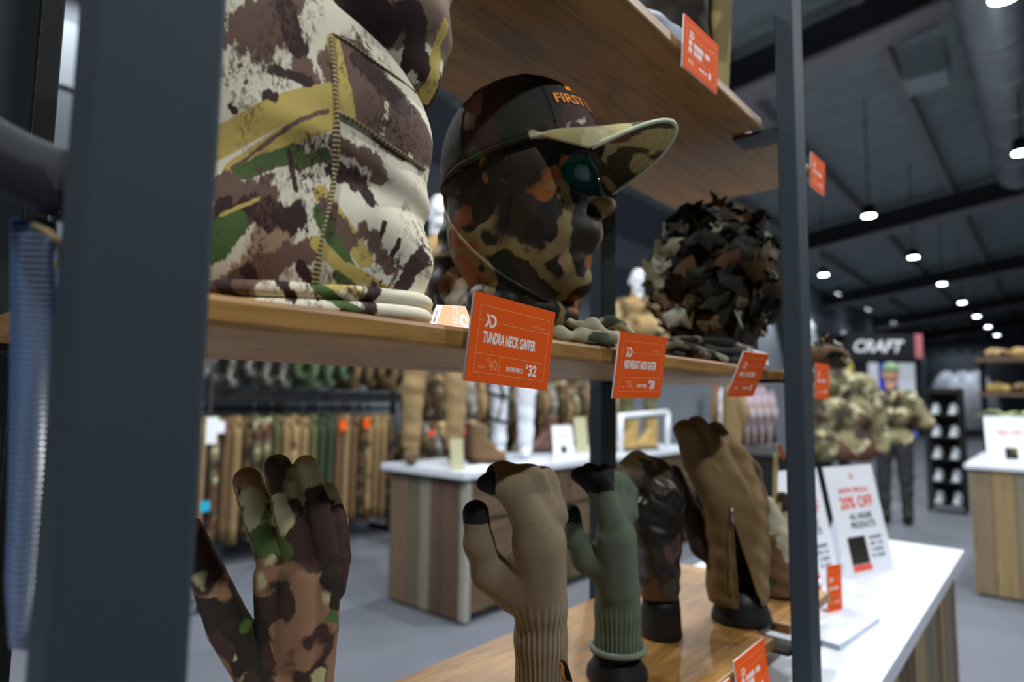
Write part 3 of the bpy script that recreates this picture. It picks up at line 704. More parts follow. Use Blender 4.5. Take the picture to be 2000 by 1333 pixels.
# embroidery on the front panel
m_emb = NT('orange_thread', .7); m_emb.color(srgb(255, 150, 30)); m_emb = m_emb.m
def on_crown(u, vv):   # u metres round from front (towards the aisle side +), vv 0..1 up
    th = u / .095; return np.array(crown(th, vv)) + (np.array(crown(th, vv)) - HL(0, 0, .02)) * .012
tv, tf = text_mesh('FIRST LITE', 1, 1, .02); tv[:, 0] /= tv[:, 0].max()
obj('lettering', [on_crown(.078 - .095 * p[0], .33 + .14 * p[1]) for p in tv], tf, m_emb, co, False)
lm = MB(); lg = lambda pts: lm.add([on_crown(.052 - .032 * a, .55 + .22 * b) for a, b in pts], [tuple(range(len(pts)))])
lg([(0, 0), (.3, 0), (.6, .5), (.4, .75)]); lg([(.1, 1), (.4, 1), (.95, 0), (.65, 0)])
for i in range(8):
    a0, a1 = math.pi / 2 - math.pi * i / 8, math.pi / 2 - math.pi * (i + 1) / 8
    lg([(1 + .6 * math.cos(a0), .5 + .5 * math.sin(a0)), (1 + .6 * math.cos(a1), .5 + .5 * math.sin(a1)), (1 + .3 * math.cos(a1), .5 + .27 * math.sin(a1)), (1 + .3 * math.cos(a0), .5 + .27 * math.sin(a0))])
lm.build('logo', m_emb, co)

# ------------------------------------------------------------------ leafy hood on the middle shelf
LEAFC = [srgb(70, 72, 46), srgb(38, 34, 26), srgb(112, 92, 64), srgb(150, 148, 122), srgb(52, 58, 36), srgb(92, 66, 42), srgb(176, 178, 160), srgb(30, 28, 22)]
m_leaf = [camo('leaf_cloth', c, [('n', tuple(x * .45 for x in c[:3]) + (1,), 30, .56, 3.1 * i)], (40, .02), .8) for i, c in enumerate(LEAFC)]
def leaf_mesh(seed):
    r = random.Random(seed); n = 11; pts = []
    for k in range(n):
        th = 2 * math.pi * k / n; rr = r.uniform(.62, 1.0) * (1 if k % 2 else .72)
        pts.append((rr * math.cos(th) * 1.0, rr * math.sin(th) * .72, .18 * math.cos(2 * th) + r.uniform(-.12, .12)))
    me = bpy.data.meshes.new('leaf'); pts.append((0, 0, .12))
    me.from_pydata(pts, [], [(k, (k + 1) % n, n) for k in range(n)]); me.materials.append(m_leaf[0]); me.polygons.foreach_set('use_smooth', [True] * len(me.polygons)); return me
LM = []
for i in range(16):
    me = leaf_mesh(i); me.materials[0] = m_leaf[i % 8]; LM.append(me)
def leafy(root, c, rad, n, size, seed, flat=0):
    r = random.Random(seed); c = np.array(c)
    for i in range(n):
        z = 1 - 2 * (i + .5) / n; ph = i * 2.39996 + r.uniform(-.3, .3)
        nr = np.array([math.sqrt(1 - z * z) * math.cos(ph), math.sqrt(1 - z * z) * math.sin(ph), z])
        p = c + (nr @ AX) * 0 + (A_ * nr[0] * rad[0] + B_ * nr[1] * rad[1] + Z_ * nr[2] * rad[2]) * r.uniform(.93, 1.10)
        if p[2] < ZM + .014: continue
        nn = A_ * nr[0] / rad[0] + B_ * nr[1] / rad[1] + Z_ * nr[2] / rad[2]; nn /= np.linalg.norm(nn); nn = nn + np.array([r.gauss(0, .45) for _ in range(3)]); nn /= np.linalg.norm(nn)
        o = bpy.data.objects.new('leaf', r.choice(LM)); COL.objects.link(o); o.parent = root
        q = Vector(nn).to_track_quat('Z', 'Y'); o.rotation_euler = (q.to_matrix() @ Matrix.Rotation(r.uniform(0, 6.3), 3, 'Z')).to_euler()
        o.location = p - np.array(root.location); s_ = size * r.uniform(.7, 1.35); o.scale = (s_, s_, s_)
DL = 1.18; lc = T(1395, 548, DL)
lh = thing('leafy_hood', 'dark green and brown leafy camouflage hood on the middle shelf', 'hood', (lc[0], lc[1], ZM))
lv, lf = surf([('e', lc + Z_ * .015, (.100, .085, .118), AX), ('c', lc - Z_ * .06, (lc[0], lc[1], ZM), .075, .08)], .005, .03, lambda P: wob(P, .005, 50, 4), zmin=ZM + .001)
obj('hood_cloth', lv, lf, m_leaf[1], lh, True)
leafy(lh, lc + Z_ * .002, (.114, .097, .134), 200, .033, 5)
lc2 = T(1618, 690, 1.33)
l2 = thing('leafy_mask', 'folded leafy camouflage mask at the overhanging end of the middle shelf', 'face mask', (lc2[0], lc2[1], ZM))
lv, lf = surf([('c', T(1565, 695, 1.30), T(1640, 700, 1.33), .028, .022)], .005, .01, lambda P: wob(P, .004, 60, 4), zmin=ZM + .001); obj('mask_cloth', lv, lf, m_leaf[5], l2, True)
leafy(l2, T(1600, 692, 1.32), (.055, .04, .034), 40, .016, 9)

# folded cloth on the middle shelf
m_fold1 = camo('cream_green_camo', srgb(176, 172, 144), [('n', srgb(70, 78, 58), 18, .53, 2), ('n', srgb(60, 46, 38), 16, .58, 9), ('n', srgb(150, 112, 82), 16, .62, 15)], (26, .03), .85)
m_fold2 = camo('black_grey_camo', srgb(48, 46, 42), [('n', srgb(120, 112, 94), 22, .57, 2, (1, 1, 3)), ('n', srgb(24, 24, 22), 18, .55, 8), ('n', srgb(150, 146, 128), 30, .66, 12)], (26, .03), .85)
def cloth_pile(name, label, paths, mat, seed, cat='folded cloth'):
    pr = []
    for D, pts in paths: pr += chain(D, pts)
    v, f = surf(pr, .0025, .004, lambda P: wob(P, .002, 110, seed), zmin=ZM + .0008)
    o = obj(name, v, f, mat); return tag(o, label, cat)
cloth_pile('folded_gaiter', 'cream and green camouflage gaiter crumpled below the capped mannequin head', [(.66, [(1088, 655, 0, 14), (1130, 660, .01, 20), (1180, 668, .0, 16)]), (.68, [(1115, 632, .02, 13), (1150, 640, .02, 16), (1200, 660, .02, 10)]), (.70, [(1150, 640, .06, 10), (1195, 628, .06, 10), (1235, 650, .06, 10)]), (.64, [(1085, 676, 0, 9), (1180, 683, 0, 9)])], m_fold1, 3, 'neck gaiter')
cloth_pile('folded_gaiter', 'black and grey camouflage gaiter folded flat in front of the leafy hood', [(.97, [(1290, 690, 0, 12), (1320, 672, 0, 10), (1350, 684, 0, 12), (1400, 700, 0, 11)]), (1.0, [(1305, 665, 0, 7), (1360, 664, 0, 8), (1430, 672, .02, 8), (1475, 684, .02, 8)]), (.97, [(1300, 700, 0, 9), (1410, 706, 0, 9), (1440, 708, .02, 9)]), (.98, [(1380, 684, 0, 11), (1460, 692, .02, 10)])], m_fold2, 5, 'neck gaiter')
cloth_pile('folded_gaiter', 'grey brown camouflage gaiter lying behind the amber swing tag', [(.66, [(835, 640, 0, 26), (880, 630, .02, 22), (960, 640, .04, 24)]), (.62, [(940, 620, .05, 20), (1010, 650, .05, 20)])], m_fold2, 8, 'neck gaiter')
m_paper = flatc('white_paper', srgb(228, 230, 236), .6)
wc = [T(1462, 678, .92), T(1492, 690, .90), T(1486, 716, .90)]
pb = thing('care_label', 'small white folded paper label behind the tipped price tag', 'label', (wc[0][0], wc[0][1], ZM))
quad_plate('paper', T(1456, 713, .995), T(1502, 713, .995), T(1497, 690, 1.0), T(1460, 679, 1.0), .0006, m_paper, pb)

# ------------------------------------------------------------------ things on the top shelf
ZT = ZU + .018
c1 = T(1290, -20, .86); c1[2] = max(c1[2], ZT + .05)
m_bluegrey = camo('blue_grey_camo', srgb(96, 108, 124), [('n', srgb(150, 160, 176), 14, .56, 3), ('n', srgb(56, 62, 72), 16, .6, 8)], (20, .04), .6)
bp = T(1285, 20, .92)
v, f = surf([('c', (bp[0], bp[1], ZT + .035), (bp[0] - .05, bp[1] + .05, ZT + .05), .036, .05), ('c', (bp[0], bp[1], ZT + .03), (bp[0] + .075, bp[1] - .02, ZT + .022), .03, .02)], .004, .02, lambda P: wob(P, .003, 60, 2), zmin=ZT + .0008)
tag(obj('rolled_beanie', v, f, m_bluegrey), 'blue grey knitted beanie rolled up on the top shelf edge', 'beanie')
tp = T(1390, 60, 1.08)
m_khaki = camo('khaki_cloth', srgb(150, 134, 88), [('n', srgb(112, 98, 62), 8, .55, 3)], (10, .03), .85)
m_dkbrown = camo('dark_brown_cloth', srgb(44, 34, 26), [('n', srgb(28, 24, 20), 9, .5, 3)], (10, .03), .85)
g = thing('tall_gaiter', 'dark brown and khaki hood standing on the top shelf behind the price tag', 'hood', (tp[0], tp[1], ZT))
v, f = surf([('c', (tp[0] - .02, tp[1] + .05, ZT + .03), (tp[0] - .03, tp[1] + .06, ZT + .26), .055, .06)], .005, .02, lambda P: wob(P, .003, 50, 2), zmin=ZT + .0008); obj('hood_body', v, f, m_dkbrown, g, True)
v, f = surf([('c', (tp[0] + .015, tp[1] - .005, ZT + .016), (tp[0] + .04, tp[1] - .0, ZT + .26), .014, .022)], .004, .02, None, zmin=ZT + .0008); obj('khaki_flap', v, f, m_khaki, g, True)

# ------------------------------------------------------------------ gloves and the black hand forms they are pulled over
def knit(name, c, c2, axis_px, ribz, freq=70):
    """ribbed cuff below ribz, fine knit above; ribs run up the wrist"""
    t = NT(name, .92, 0, .15); v = t.map('Object'); sep = t.n('ShaderNodeSeparateXYZ'); t.l(v, sep.inputs[0])
    th = t.math('ARCTAN2', sep.outputs[1], sep.outputs[0]); rib = t.math('SINE', t.math('MULTIPLY', th, freq / 2.0))
    fine = t.math('MULTIPLY', t.math('SINE', t.math('MULTIPLY', sep.outputs[2], 4300.)), .35)
    fx_ = t.math('MULTIPLY', t.math('SINE', t.math('MULTIPLY', t.math('ADD', sep.outputs[0], t.math('MULTIPLY', sep.outputs[1], -1.2)), 3600.)), .35)
    low = t.math('SUBTRACT', 1, t.step(sep.outputs[2], ribz, .012))
    h = t.math('ADD', t.math('MULTIPLY', rib, low), t.math('MULTIPLY', t.math('ADD', fine, fx_), t.math('SUBTRACT', .5, t.math('MULTIPLY', low, .4))))
    n = t.noise(v, 300, 3); t.color(t.mix(t.math('ADD', t.math('MULTIPLY', t.step(h, 0, 1.2), .7), t.math('MULTIPLY', n, .3)), c2, c)); t.bump(h, .7, .0011); return t.m
def form(lab, px, py_, D, r0, r1, z1, grp=None):
    p = T(px, py_, D); m = MB(); lathe(m, (p[0], p[1], ZL), [(r0 * .55, .0), (r0 * .96, .0), (r0, .004), (r0 * .97, .012), (r1, z1 - ZL - .02), (r1 * .9, z1 - ZL)], 28)
    o = m.build('hand_form', m_black, None, True, loc=(p[0], p[1], ZL)); return tag(o, lab, 'hand form', grp)
def glove(lab, D, chains, mats, basepx, vox=.0025, k=.006, disp=None, tips=None, tipname='fingertip', tipmat=None, zcut=None, name='glove'):
    b = T(basepx[0], basepx[1], D)
    t = thing(name, lab, 'glove', (b[0], b[1], max(ZL + .004, zcut or 0)))
    pr = []
    for c in chains: pr += chain(D, c)
    v, f = surf(pr, vox, k, disp, zmin=zcut)
    if tips:
        (v1, f1), (v0, f0) = split(v, f, tips); obj('glove_body', v0, f0, mats, t, True)
        if len(f1): obj(tipname, v1, f1, tipmat, t, True)
    else: obj('glove_body', v, f, mats, t, True)
    return t, v, f
def pxof(P):
    q = P - CAM; z = q @ FWD; return 1000 + FPX * (q @ RGT) / z, 666.5 - FPX * (q @ UPV) / z
m_tipblk = plain('black_knit', srgb(26, 25, 26), .9, 0, .2, 400, bump=.4)
# tan touch-screen knit glove
m_tanknit = knit('tan_knit', srgb(174, 158, 130), srgb(112, 96, 72), 0, .09, 66)
D = .70
CH = [[(929, 1003, -.012, 25.5), (935, 1062, -.010, 27), (956, 1120, -.004, 33), (1005, 1152, 0, 44)],
      [(1050, 1062, -.020, 49), (1056, 1180, -.008, 44)], [(1058, 1060, .004, 49), (1060, 1190, .004, 44)], [(1066, 1062, .026, 42), (1062, 1180, .014, 42)], [(1010, 1120, -.006, 42), (1050, 1190, 0, 44)],
      [(1040, 1025, -.024, 38), (1008, 962, -.024, 30), (962, 943, -.020, 20), (944, 945, -.020, 13)],
      [(1060, 1000, -.004, 35), (1034, 937, -.002, 27), (980, 922, .0, 19), (962, 922, 0, 12)],
      [(1076, 1000, .016, 31), (1062, 938, .018, 24), (1015, 925, .02, 17)], [(1086, 1010, .034, 25), (1081, 955, .036, 20), (1045, 930, .036, 15)],
      [(1058, 1190, .004, 47), (1056, 1245, .004, 50), (1060, 1360, .004, 55), (1060, 1400, .004, 57)]]
def tip_tan(c):
    x_, y_ = pxof(c); return ((x_ < 962) & (y_ < 1024)) | ((x_ < 968) & (y_ < 965) & (y_ > 880) & (x_ + (960 - y_) * .3 < 978))
g1, v1, f1 = glove('tan knitted glove with black thumb and fingertips on the lower shelf', D, CH, m_tanknit, (1060, 1340), .0022, .009, None, tip_tan, 'fingertip', m_tipblk, ZL + .05)
bt = bvh(v1, f1)
lp = on_surface(bt, [(1096, 1290), (1103, 1310), (1108, 1330)], .0004)
if len(lp) == 3:
    MB().tube(lp, [.006, .007, .007], 8, True, .12).build('sewn_label', m_black, g1, True)
    lp2 = on_surface(bt, [(1096, 1296), (1101, 1310), (1098, 1318), (1105, 1330)], .0016); MB().tube(lp2, .0011, 6).build('label_mark', m_emb, g1, True)
form('black hand form under the tan knitted glove', 1060, 1400, D, .040, .031, ZL + .062)
# green knit glove
m_grnknit = knit('sage_knit', srgb(126, 138, 120), srgb(76, 88, 72), 0, .055, 60)
D = .835
CH = [[(1117, 1003, -.016, 16.5), (1124, 1055, -.012, 18), (1146, 1092, -.006, 26), (1185, 1115, 0, 32)],
      [(1200, 1050, -.020, 36), (1204, 1150, -.008, 36)], [(1208, 1050, .004, 36), (1208, 1150, .004, 36)], [(1214, 1050, .026, 30), (1208, 1150, .014, 34)],
      [(1193, 1010, -.024, 26), (1172, 955, -.024, 22), (1140, 930, -.020, 16), (1128, 928, -.020, 12)], [(1206, 1000, -.002, 25), (1190, 940, -.002, 21), (1150, 918, 0, 14)],
      [(1220, 1000, .018, 22), (1212, 945, .02, 18), (1180, 918, .02, 13)], [(1230, 1005, .036, 18), (1228, 962, .036, 15), (1205, 935, .036, 12)],
      [(1206, 1150, .004, 38), (1206, 1190, .004, 42), (1207, 1262, .004, 48)]]
def tip_grn(c):
    x_, y_ = pxof(c); return ((x_ < 1142) & (y_ < 1022)) | ((y_ < 962 - (x_ - 1180) * .05) & (x_ < 1200))
g2_, v2, f2 = glove('sage green knitted glove with black fingertips and rolled cuff on the lower shelf', D, CH, m_grnknit, (1207, 1270), .0026, .011, None, tip_grn, 'fingertip', m_tipblk, AT(1207, 1272, Y=T(1207, 1272, D)[1])[2])
cz = T(1207, 1262, D)
ring = [cz + A_ * .0345 * math.cos(2 * math.pi * k / 40) + B_ * .0345 * math.sin(2 * math.pi * k / 40) + Z_ * (-.002) for k in range(41)]
MB().tube(ring, .0042, 8, False).build('rolled_cuff', plain('sage_rib', srgb(120, 132, 114), .9, 0, .12, 300, bump=.3), g2_, True)
form('black hand form under the sage green glove', 1205, 1300, D, .041, .032, cz[2] + .002)
# camouflage back-of-hand glove beside the left post
m_cg = camo('brown_cream_camo', srgb(150, 112, 84), [('n', srgb(66, 46, 38), 17, .50, 2), ('n', srgb(190, 184, 138), 18, .585, 11), ('n', srgb(40, 34, 24), 19, .58, 17), ('n', srgb(78, 104, 46), 20, .635, 26)], (60, .014), .7)
m_cgside = camo('tan_glove_side', srgb(138, 104, 60), [('n', srgb(110, 80, 44), 9, .55, 3)], (10, .03), .7)
D = .50
CH = [[(483, 940, .0, 27), (504, 1005, -.003, 28.5), (529, 1085, 0, 29), (545, 1140, 0, 30)], [(542, 914, .003, 26.5), (560, 985, -.002, 27.5), (580, 1080, 0, 27.5), (588, 1140, 0, 32)], [(597, 914, .013, 25), (617, 985, .010, 26), (634, 1080, .010, 25), (632, 1140, .006, 30)], [(640, 962, .026, 20), (658, 1020, .024, 22.5), (664, 1090, .018, 22), (650, 1150, .014, 26)],
      [(530, 1125, 0, 34), (540, 1230, 0, 40), (548, 1360, 0, 44)], [(582, 1125, -.002, 40), (582, 1230, -.002, 46), (575, 1360, 0, 50)], [(630, 1130, .008, 36), (620, 1230, .006, 40), (605, 1360, .006, 44)],
      [(376, 1030, -.006, 18), (404, 1120, -.008, 32), (448, 1225, -.006, 40), (510, 1320, 0, 44), (540, 1380, 0, 46)], [(548, 1360, 0, 50), (575, 1480, 0, 52)], [(600, 1360, .006, 50), (585, 1480, .004, 52)]]
def side3(v, f):
    n = np.cross(v[f[:, 2]] - v[f[:, 0]], v[f[:, 3]] - v[f[:, 1]]); n /= np.linalg.norm(n, axis=1)[:, None] + 1e-12
    x_, y_ = pxof(v[f].mean(1)); return ((n @ A_) < -.6) & (y_ < 1110) & (x_ > 450)
g3, v3, f3 = glove('brown and cream camouflage glove beside the broad grey post', D, CH, m_cg, (575, 1480), .0018, .0016, None, side3, 'finger_side', m_cgside, zcut=ZL + .03)
# finger side walls in plain tan cloth
form('black hand form under the brown and cream camouflage glove', 580, 1480, D, .042, .030, ZL + .04)
# shiny leaf-camouflage glove
m_cg4 = camo('dark_swirl_camo', srgb(70, 62, 46), [('n', srgb(34, 28, 22), 12, .5, 2), ('v', srgb(168, 164, 128), 14, .10, 6, .5), ('n', srgb(96, 68, 44), 14, .62, 17)], (18, .07), .38, spec=.6)
D = .985
CH = [[(1224, 912, 0, 15), (1250, 915, 0, 26), (1282, 965, 0, 34)], [(1240, 900, .02, 16), (1280, 925, .02, 27), (1300, 970, .02, 32)], [(1282, 965, 0, 36), (1286, 1050, 0, 40), (1288, 1150, 0, 36)], [(1300, 965, .02, 34), (1294, 1050, .02, 38), (1290, 1150, .01, 37)], [(1256, 985, -.02, 14), (1262, 1050, -.015, 24), (1280, 1100, -.01, 28)]]
g4, _, _ = glove('glossy dark swirl camouflage mitt between the green and brown gloves', D, CH, m_cg4, (1290, 1165), .003, .012, lambda P: wob(P, .0018, 90, 6), zcut=T(1290, 1168, D)[2])
form('black hand form under the glossy swirl camouflage mitt', 1291, 1235, D, .033, .030, T(1291, 1160, D)[2])
# brown gauntlet with zip
m_bg = plain('brown_softshell', srgb(128, 102, 62), .75, 0, .12, 40, bump=.1); m_bgd = plain('dark_brown_palm', srgb(52, 42, 30), .8, 0, .15, 40); m_sil = plain('nickel_zip', srgb(190, 190, 196), .3, .9, .05, 30)
D = 1.06
CH = [[(1338, 842, -.02, 22), (1362, 900, -.02, 26), (1398, 965, -.02, 32)], [(1362, 834, 0, 20), (1392, 880, 0, 28), (1424, 955, -.01, 34)], [(1398, 844, .02, 18), (1430, 890, .02, 27), (1452, 960, .01, 34)], [(1440, 880, .035, 16), (1462, 925, .035, 24), (1470, 990, .02, 32)],
      [(1420, 985, -.01, 46), (1432, 1080, -.004, 52), (1436, 1150, 0, 55)], [(1450, 985, .01, 46), (1448, 1080, .01, 52), (1446, 1150, .01, 54)]]
def slit5(v, f):
    n = np.cross(v[f[:, 2]] - v[f[:, 0]], v[f[:, 3]] - v[f[:, 1]]); x_, y_ = pxof(v[f].mean(1))
    return ((n @ FWD) < 0) & (y_ > 1022) & (x_ > 1429 + (y_ - 1022) * .085) & (x_ < 1435 + (y_ - 1022) * .33)
g5 = thing('glove', 'brown gauntlet glove with a silver zip on the lower shelf', 'glove', (T(1440, 1170, D)[0], T(1440, 1170, D)[1], T(1440, 1176, D)[2]))
pr = []
for c in CH: pr += chain(D, c)
v5, f5 = surf(pr, .0022, .007, lambda P: wob(P, .0012, 70, 6), zmin=T(1440, 1176, D)[2])
(_, _), (vo5, fo5) = split(v5, f5, slit5)
bot = fo5[(np.abs(vo5[fo5].mean(1)[:, 2] - T(1440, 1176, D)[2]) > .0015)]           # open at the cuff
obj('glove_body', vo5, bot, m_bg, g5, True)
b5 = bvh(v5, f5)
for pth in ([(1424, 985), (1424, 1050), (1425, 1110), (1426, 1165)], [(1430, 1022), (1434, 1075), (1438, 1125), (1441, 1168)], [(1436, 1024), (1452, 1075), (1469, 1125), (1482, 1166)]):
    MB().tube(densify(on_surface(b5, pth, .0006), 5), .0016, 6).build('zip_tape', m_bg, g5, True)
zp = on_surface(b5, [(1427, 992), (1431, 1022)], .003); MB().tube(zp, [.0035, .005], 8, True, .4).build('zip_puller', m_sil, g5, True)
v6, f6 = surf(chain(D, [(1316, 925, .03, 17), (1345, 1000, .025, 22), (1375, 1065, .015, 27), (1410, 1090, .0, 29)]), .003, .006); obj('thumb', v6, f6, m_bgd, g5, True)
form('black hand form under the brown gauntlet glove', 1448, 1205, D, .049, .040, T(1445, 1150, D)[2] )
# pale camouflage glove half hidden behind the right post
m_cg6 = camo('pale_leaf_camo', srgb(186, 182, 156), [('n', srgb(120, 92, 66), 11, .55, 2), ('n', srgb(70, 84, 48), 12, .62, 9), ('n', srgb(62, 48, 38), 12, .63, 16)], (28, .04), .8)
D = 1.2
CH = [[(1500, 985, 0, 14), (1512, 1050, 0, 30), (1516, 1150, 0, 32)], [(1530, 975, .02, 14), (1532, 1050, .02, 28), (1526, 1150, .01, 30)], [(1516, 1120, 0, 34), (1518, 1175, 0, 36)]]
glove('pale leaf camouflage glove behind the brown gauntlet and right post', D, CH, m_cg6, (1518, 1180), .0035, .008, lambda P: wob(P, .002, 80, 6), zcut=ZL + .004)

# ------------------------------------------------------------------ show-special signs and loose things on the white counter
m_sign = flatc('white_board', srgb(236, 240, 246), .5); m_red = flatc('red_ink', srgb(232, 92, 72), .6); m_navy = flatc('navy_ink', srgb(52, 64, 84), .6); m_grey = flatc('grey_ink', srgb(120, 128, 140), .6)
m_pic = camo('photo_print', srgb(96, 92, 58), [('n', srgb(40, 38, 30), 9, .5, 2), ('n', srgb(170, 168, 110), 12, .62, 8)], (20, .04), .5)
def easel_sign(label, p0, p1, Hs, lean, small=False):
    p0 = np.array(p0); p1 = np.array(p1); W = np.linalg.norm((p1 - p0)[:2]); rz = math.atan2(p1[1] - p0[1], p1[0] - p0[0])
    t = thing('easel_sign', label, 'sign', (p0 + p1) / 2, None, (-lean, 0, rz))
    bd = MB().box(-W / 2, W / 2, 0, .003, .0, Hs).build('board', m_sign, t)
    y = -.0005
    c_, s_ = math.cos(lean), math.sin(lean)
    MB().add([(-W * .2, .004, Hs * .75), (W * .2, .004, Hs * .75), (W * .25, .003 + Hs * .42 * c_, Hs * .42 * s_ * 1.0 - .0), (-W * .25, .003 + Hs * .42 * c_, Hs * .42 * s_)], [(0, 1, 2, 3)]).build('easel_strut', m_sign, t)
    if small: 
        put_text('20% OFF', -W * .3, Hs * .62, Hs * .1, W * .6, m_red, bd, y, .03); 
        m = MB(); rect(m, -W * .15, W * .15, Hs * .1, Hs * .35, y); m.build('printed_photo', m_pic, bd); return t
    logo(-W * .04, Hs * .87, W * .07, y, m_red, bd)
    put_text('SHOW SPECIAL', -W * .31, Hs * .745, Hs * .05, W * .62, m_red, bd, y, .04); put_text('20% OFF', -W * .33, Hs * .60, Hs * .115, W * .68, m_red, bd, y, .04)
    put_text('ALL INLINE', -W * .20, Hs * .50, Hs * .06, W * .46, m_navy, bd, y, .04); put_text('PRODUCTS', -W * .20, Hs * .42, Hs * .06, W * .5, m_navy, bd, y, .04)
    m = MB(); rect(m, -W * .34, W * .02, Hs * .11, Hs * .35, y); m.build('printed_photo', m_pic, bd)
    m = MB(); rect(m, -W * .34, W * .04, Hs * .045, Hs * .105, y); m.build('red_caption', m_red, bd)
    for i in range(4): strokes(W * .1, Hs * (.31 - .055 * i), Hs * .03, W * .26, m_grey, bd, y, 8, i)
    return t
easel_sign('white easel sign lettered SHOW SPECIAL 20% OFF on the white counter', AT(1655, 1134, Z=ZC), AT(1749, 1113, Z=ZC), .292, .20)
easel_sign('white easel sign half hidden behind the grey rack post', AT(1560, 1160, Z=ZC), AT(1643, 1136, Z=ZC), .292, .20)
m_paleboard = plain('pale_grey_board', srgb(196, 204, 220), .4, 0, .02, 6)  # the laptop's own even pale grey
def flat_quad(name, label, cat, pts, z0, th, mat):
    P = [AT(a, b, Z=z0) for a, b in pts]; v = [(p[0], p[1], z0) for p in P] + [(p[0], p[1], z0 + th) for p in P]
    return tag(MB().add(v, [(0, 1, 2, 3), (7, 6, 5, 4), (0, 4, 5, 1), (1, 5, 6, 2), (2, 6, 7, 3), (3, 7, 4, 0)]).build(name, mat), label, cat)
flat_quad('laptop', 'closed white laptop lying on the white counter beside the post', 'laptop', [(1575, 1252), (1640, 1272), (1718, 1216), (1653, 1196)], ZC, .010, m_paleboard)
pt = AT(1632, 1194, Z=ZC)
t = price_tag('orange price tag standing upright on the white counter by the signs', (pt[0], pt[1], ZC + .05), (0, 0, -.35), None, 0, 0, 0, W=.052, H=.1, clip=False)
MB().box(-.02, .02, .003, .02, -.05, -.046).build('foot', m_cardedge, t)
bx = AT(1574, 1184, Z=ZC)
b_ = thing('carton', 'small white and orange carton behind the rack post on the white counter', 'box', (bx[0], bx[1], ZC))
MB().box(bx[0] - .04, bx[0] + .02, bx[1] - .03, bx[1] + .03, ZC, ZC + .05, .002).build('carton_body', m_orange, b_); MB().box(bx[0] - .041, bx[0] + .021, bx[1] - .031, bx[1] + .031, ZC + .05, ZC + .06, .002).build('carton_lid', m_sign, b_)

# ------------------------------------------------------------------ backpack hanging at the rack's open end
m_mesh = NT('navy_air_mesh', .75); _v = m_mesh.map('Object', rot=(0, .5, .4)); q_ = m_mesh.n('ShaderNodeTexWave'); q_.inputs['Scale'].default_value = 160; m_mesh.l(_v, q_.inputs['Vector'])
m_mesh.color(m_mesh.mix(q_.outputs['Fac'], srgb(10, 13, 18), srgb(34, 42, 54))); m_mesh.bump(q_.outputs['Fac'], .6, .002); m_mesh = m_mesh.m
m_web = NT('navy_webbing', .22, 0, .9); _v = m_web.map('Object'); q_ = m_web.n('ShaderNodeTexWave', bands_direction='Z'); q_.inputs['Scale'].default_value = 110; m_web.l(_v, q_.inputs['Vector'])
m_web.color(m_web.mix(q_.outputs['Fac'], srgb(44, 66, 100), srgb(84, 114, 154))); m_web.bump(q_.outputs['Fac'], .5, .002); m_web = m_web.m
bk = thing('sling_strap', 'black padded sling with glossy navy webbing hanging beside the broad grey post', 'strap', T(40, 900, .30))
D = .285
R_ = []
for i in range(13):
    u = i / 12; px_ = -60 + 205 * u; top = 190 + 105 * u + 12 * math.sin(3 * u); bot = 355 + 92 * u
    a, b = T(px_, top, D + .02 * u), T(px_, bot, D + .02 * u); c = (a + b) / 2; h = (a - b) / 2
    R_.append([c + h * math.cos(2 * math.pi * k / 16) - FWD * .013 * math.sin(2 * math.pi * k / 16) for k in range(16)])
MB().rings(R_).build('hip_belt', m_mesh, bk, True)
D = .30
R_ = []
for i in range(25):
    u = i / 24; y_ = 430 + 830 * u; cx_ = 66 + 10 * math.sin(2 * u) - 26 * u ** 3; hw = 44 + 10 * math.sin(3.1 * u) - 30 * max(0, u - .85) * 4
    c = T(cx_, y_, D + .01 * math.sin(4 * u)); a = RGT * hw * D / FPX
    R_.append([c + a * math.cos(2 * math.pi * k / 14) - FWD * .005 * math.sin(2 * math.pi * k / 14) for k in range(14)])
MB().rings(R_).build('webbing_strap', m_web, bk, True)
R_ = [T(60 - 3 * i, 1230 + i * 14, D) for i in range(8)]
MB().tube(densify([T(68, 440, .295), (T(96, 456, .29)), T(122, 482, .29), T(128, 505, .295), T(116, 520, .30)], 5), .0028, 8, True, .5).build('tan_loop', m_khaki, bk, True)
MB().tube([T(78, 1190, D), T(70, 1230, D), T(50, 1268, D)], [.0042, .0036, .0024], 8, True, .4).build('strap_end', m_post, bk, True)
rp = AT(60, 100, Y=.83)
st = thing('slotted_upright', 'black slotted steel upright behind the backpack', 'upright', (rp[0], rp[1], 0))
MB().box(rp[0] - .035, rp[0] + .028, .83, .86, 0, 2.35, .002).build('upright_channel', m_blackmetal, st)
for i in range(40): MB().box(rp[0] - .012, rp[0] - .002, .8285, .8302, 1.2 + i * .028, 1.216 + i * .028).build('slot', m_black, st)

# ------------------------------------------------------------------ plank island behind the rack
IH = .867
def ON(px, Y): q = AT(px, 870, Y=Y); return np.array([q[0], Y, IH])
isl = counter('island_counter', 'white-topped island counter with vertical grey weathered planks behind the rack', 2.66, 5.75, 2.63, 3.3, IH, 'w', mp_g, 5, .05, .04, .10)
m_drawer = wood('dark_walnut_board', srgb(104, 84, 62), srgb(84, 66, 48), srgb(56, 42, 30), .6, 0, .5, False)
for k in range(3):
    for j in range(3): MB().box(2.68 + j * 1.02, 3.68 + j * 1.02, 2.615, 2.65, .06 + k * .26, .30 + k * .26).build('drawer_front', m_drawer, isl)
MB().box(2.655, 2.70, 2.61, 2.655, .02, IH - .04).build('corner_post', mp_g[2], isl)

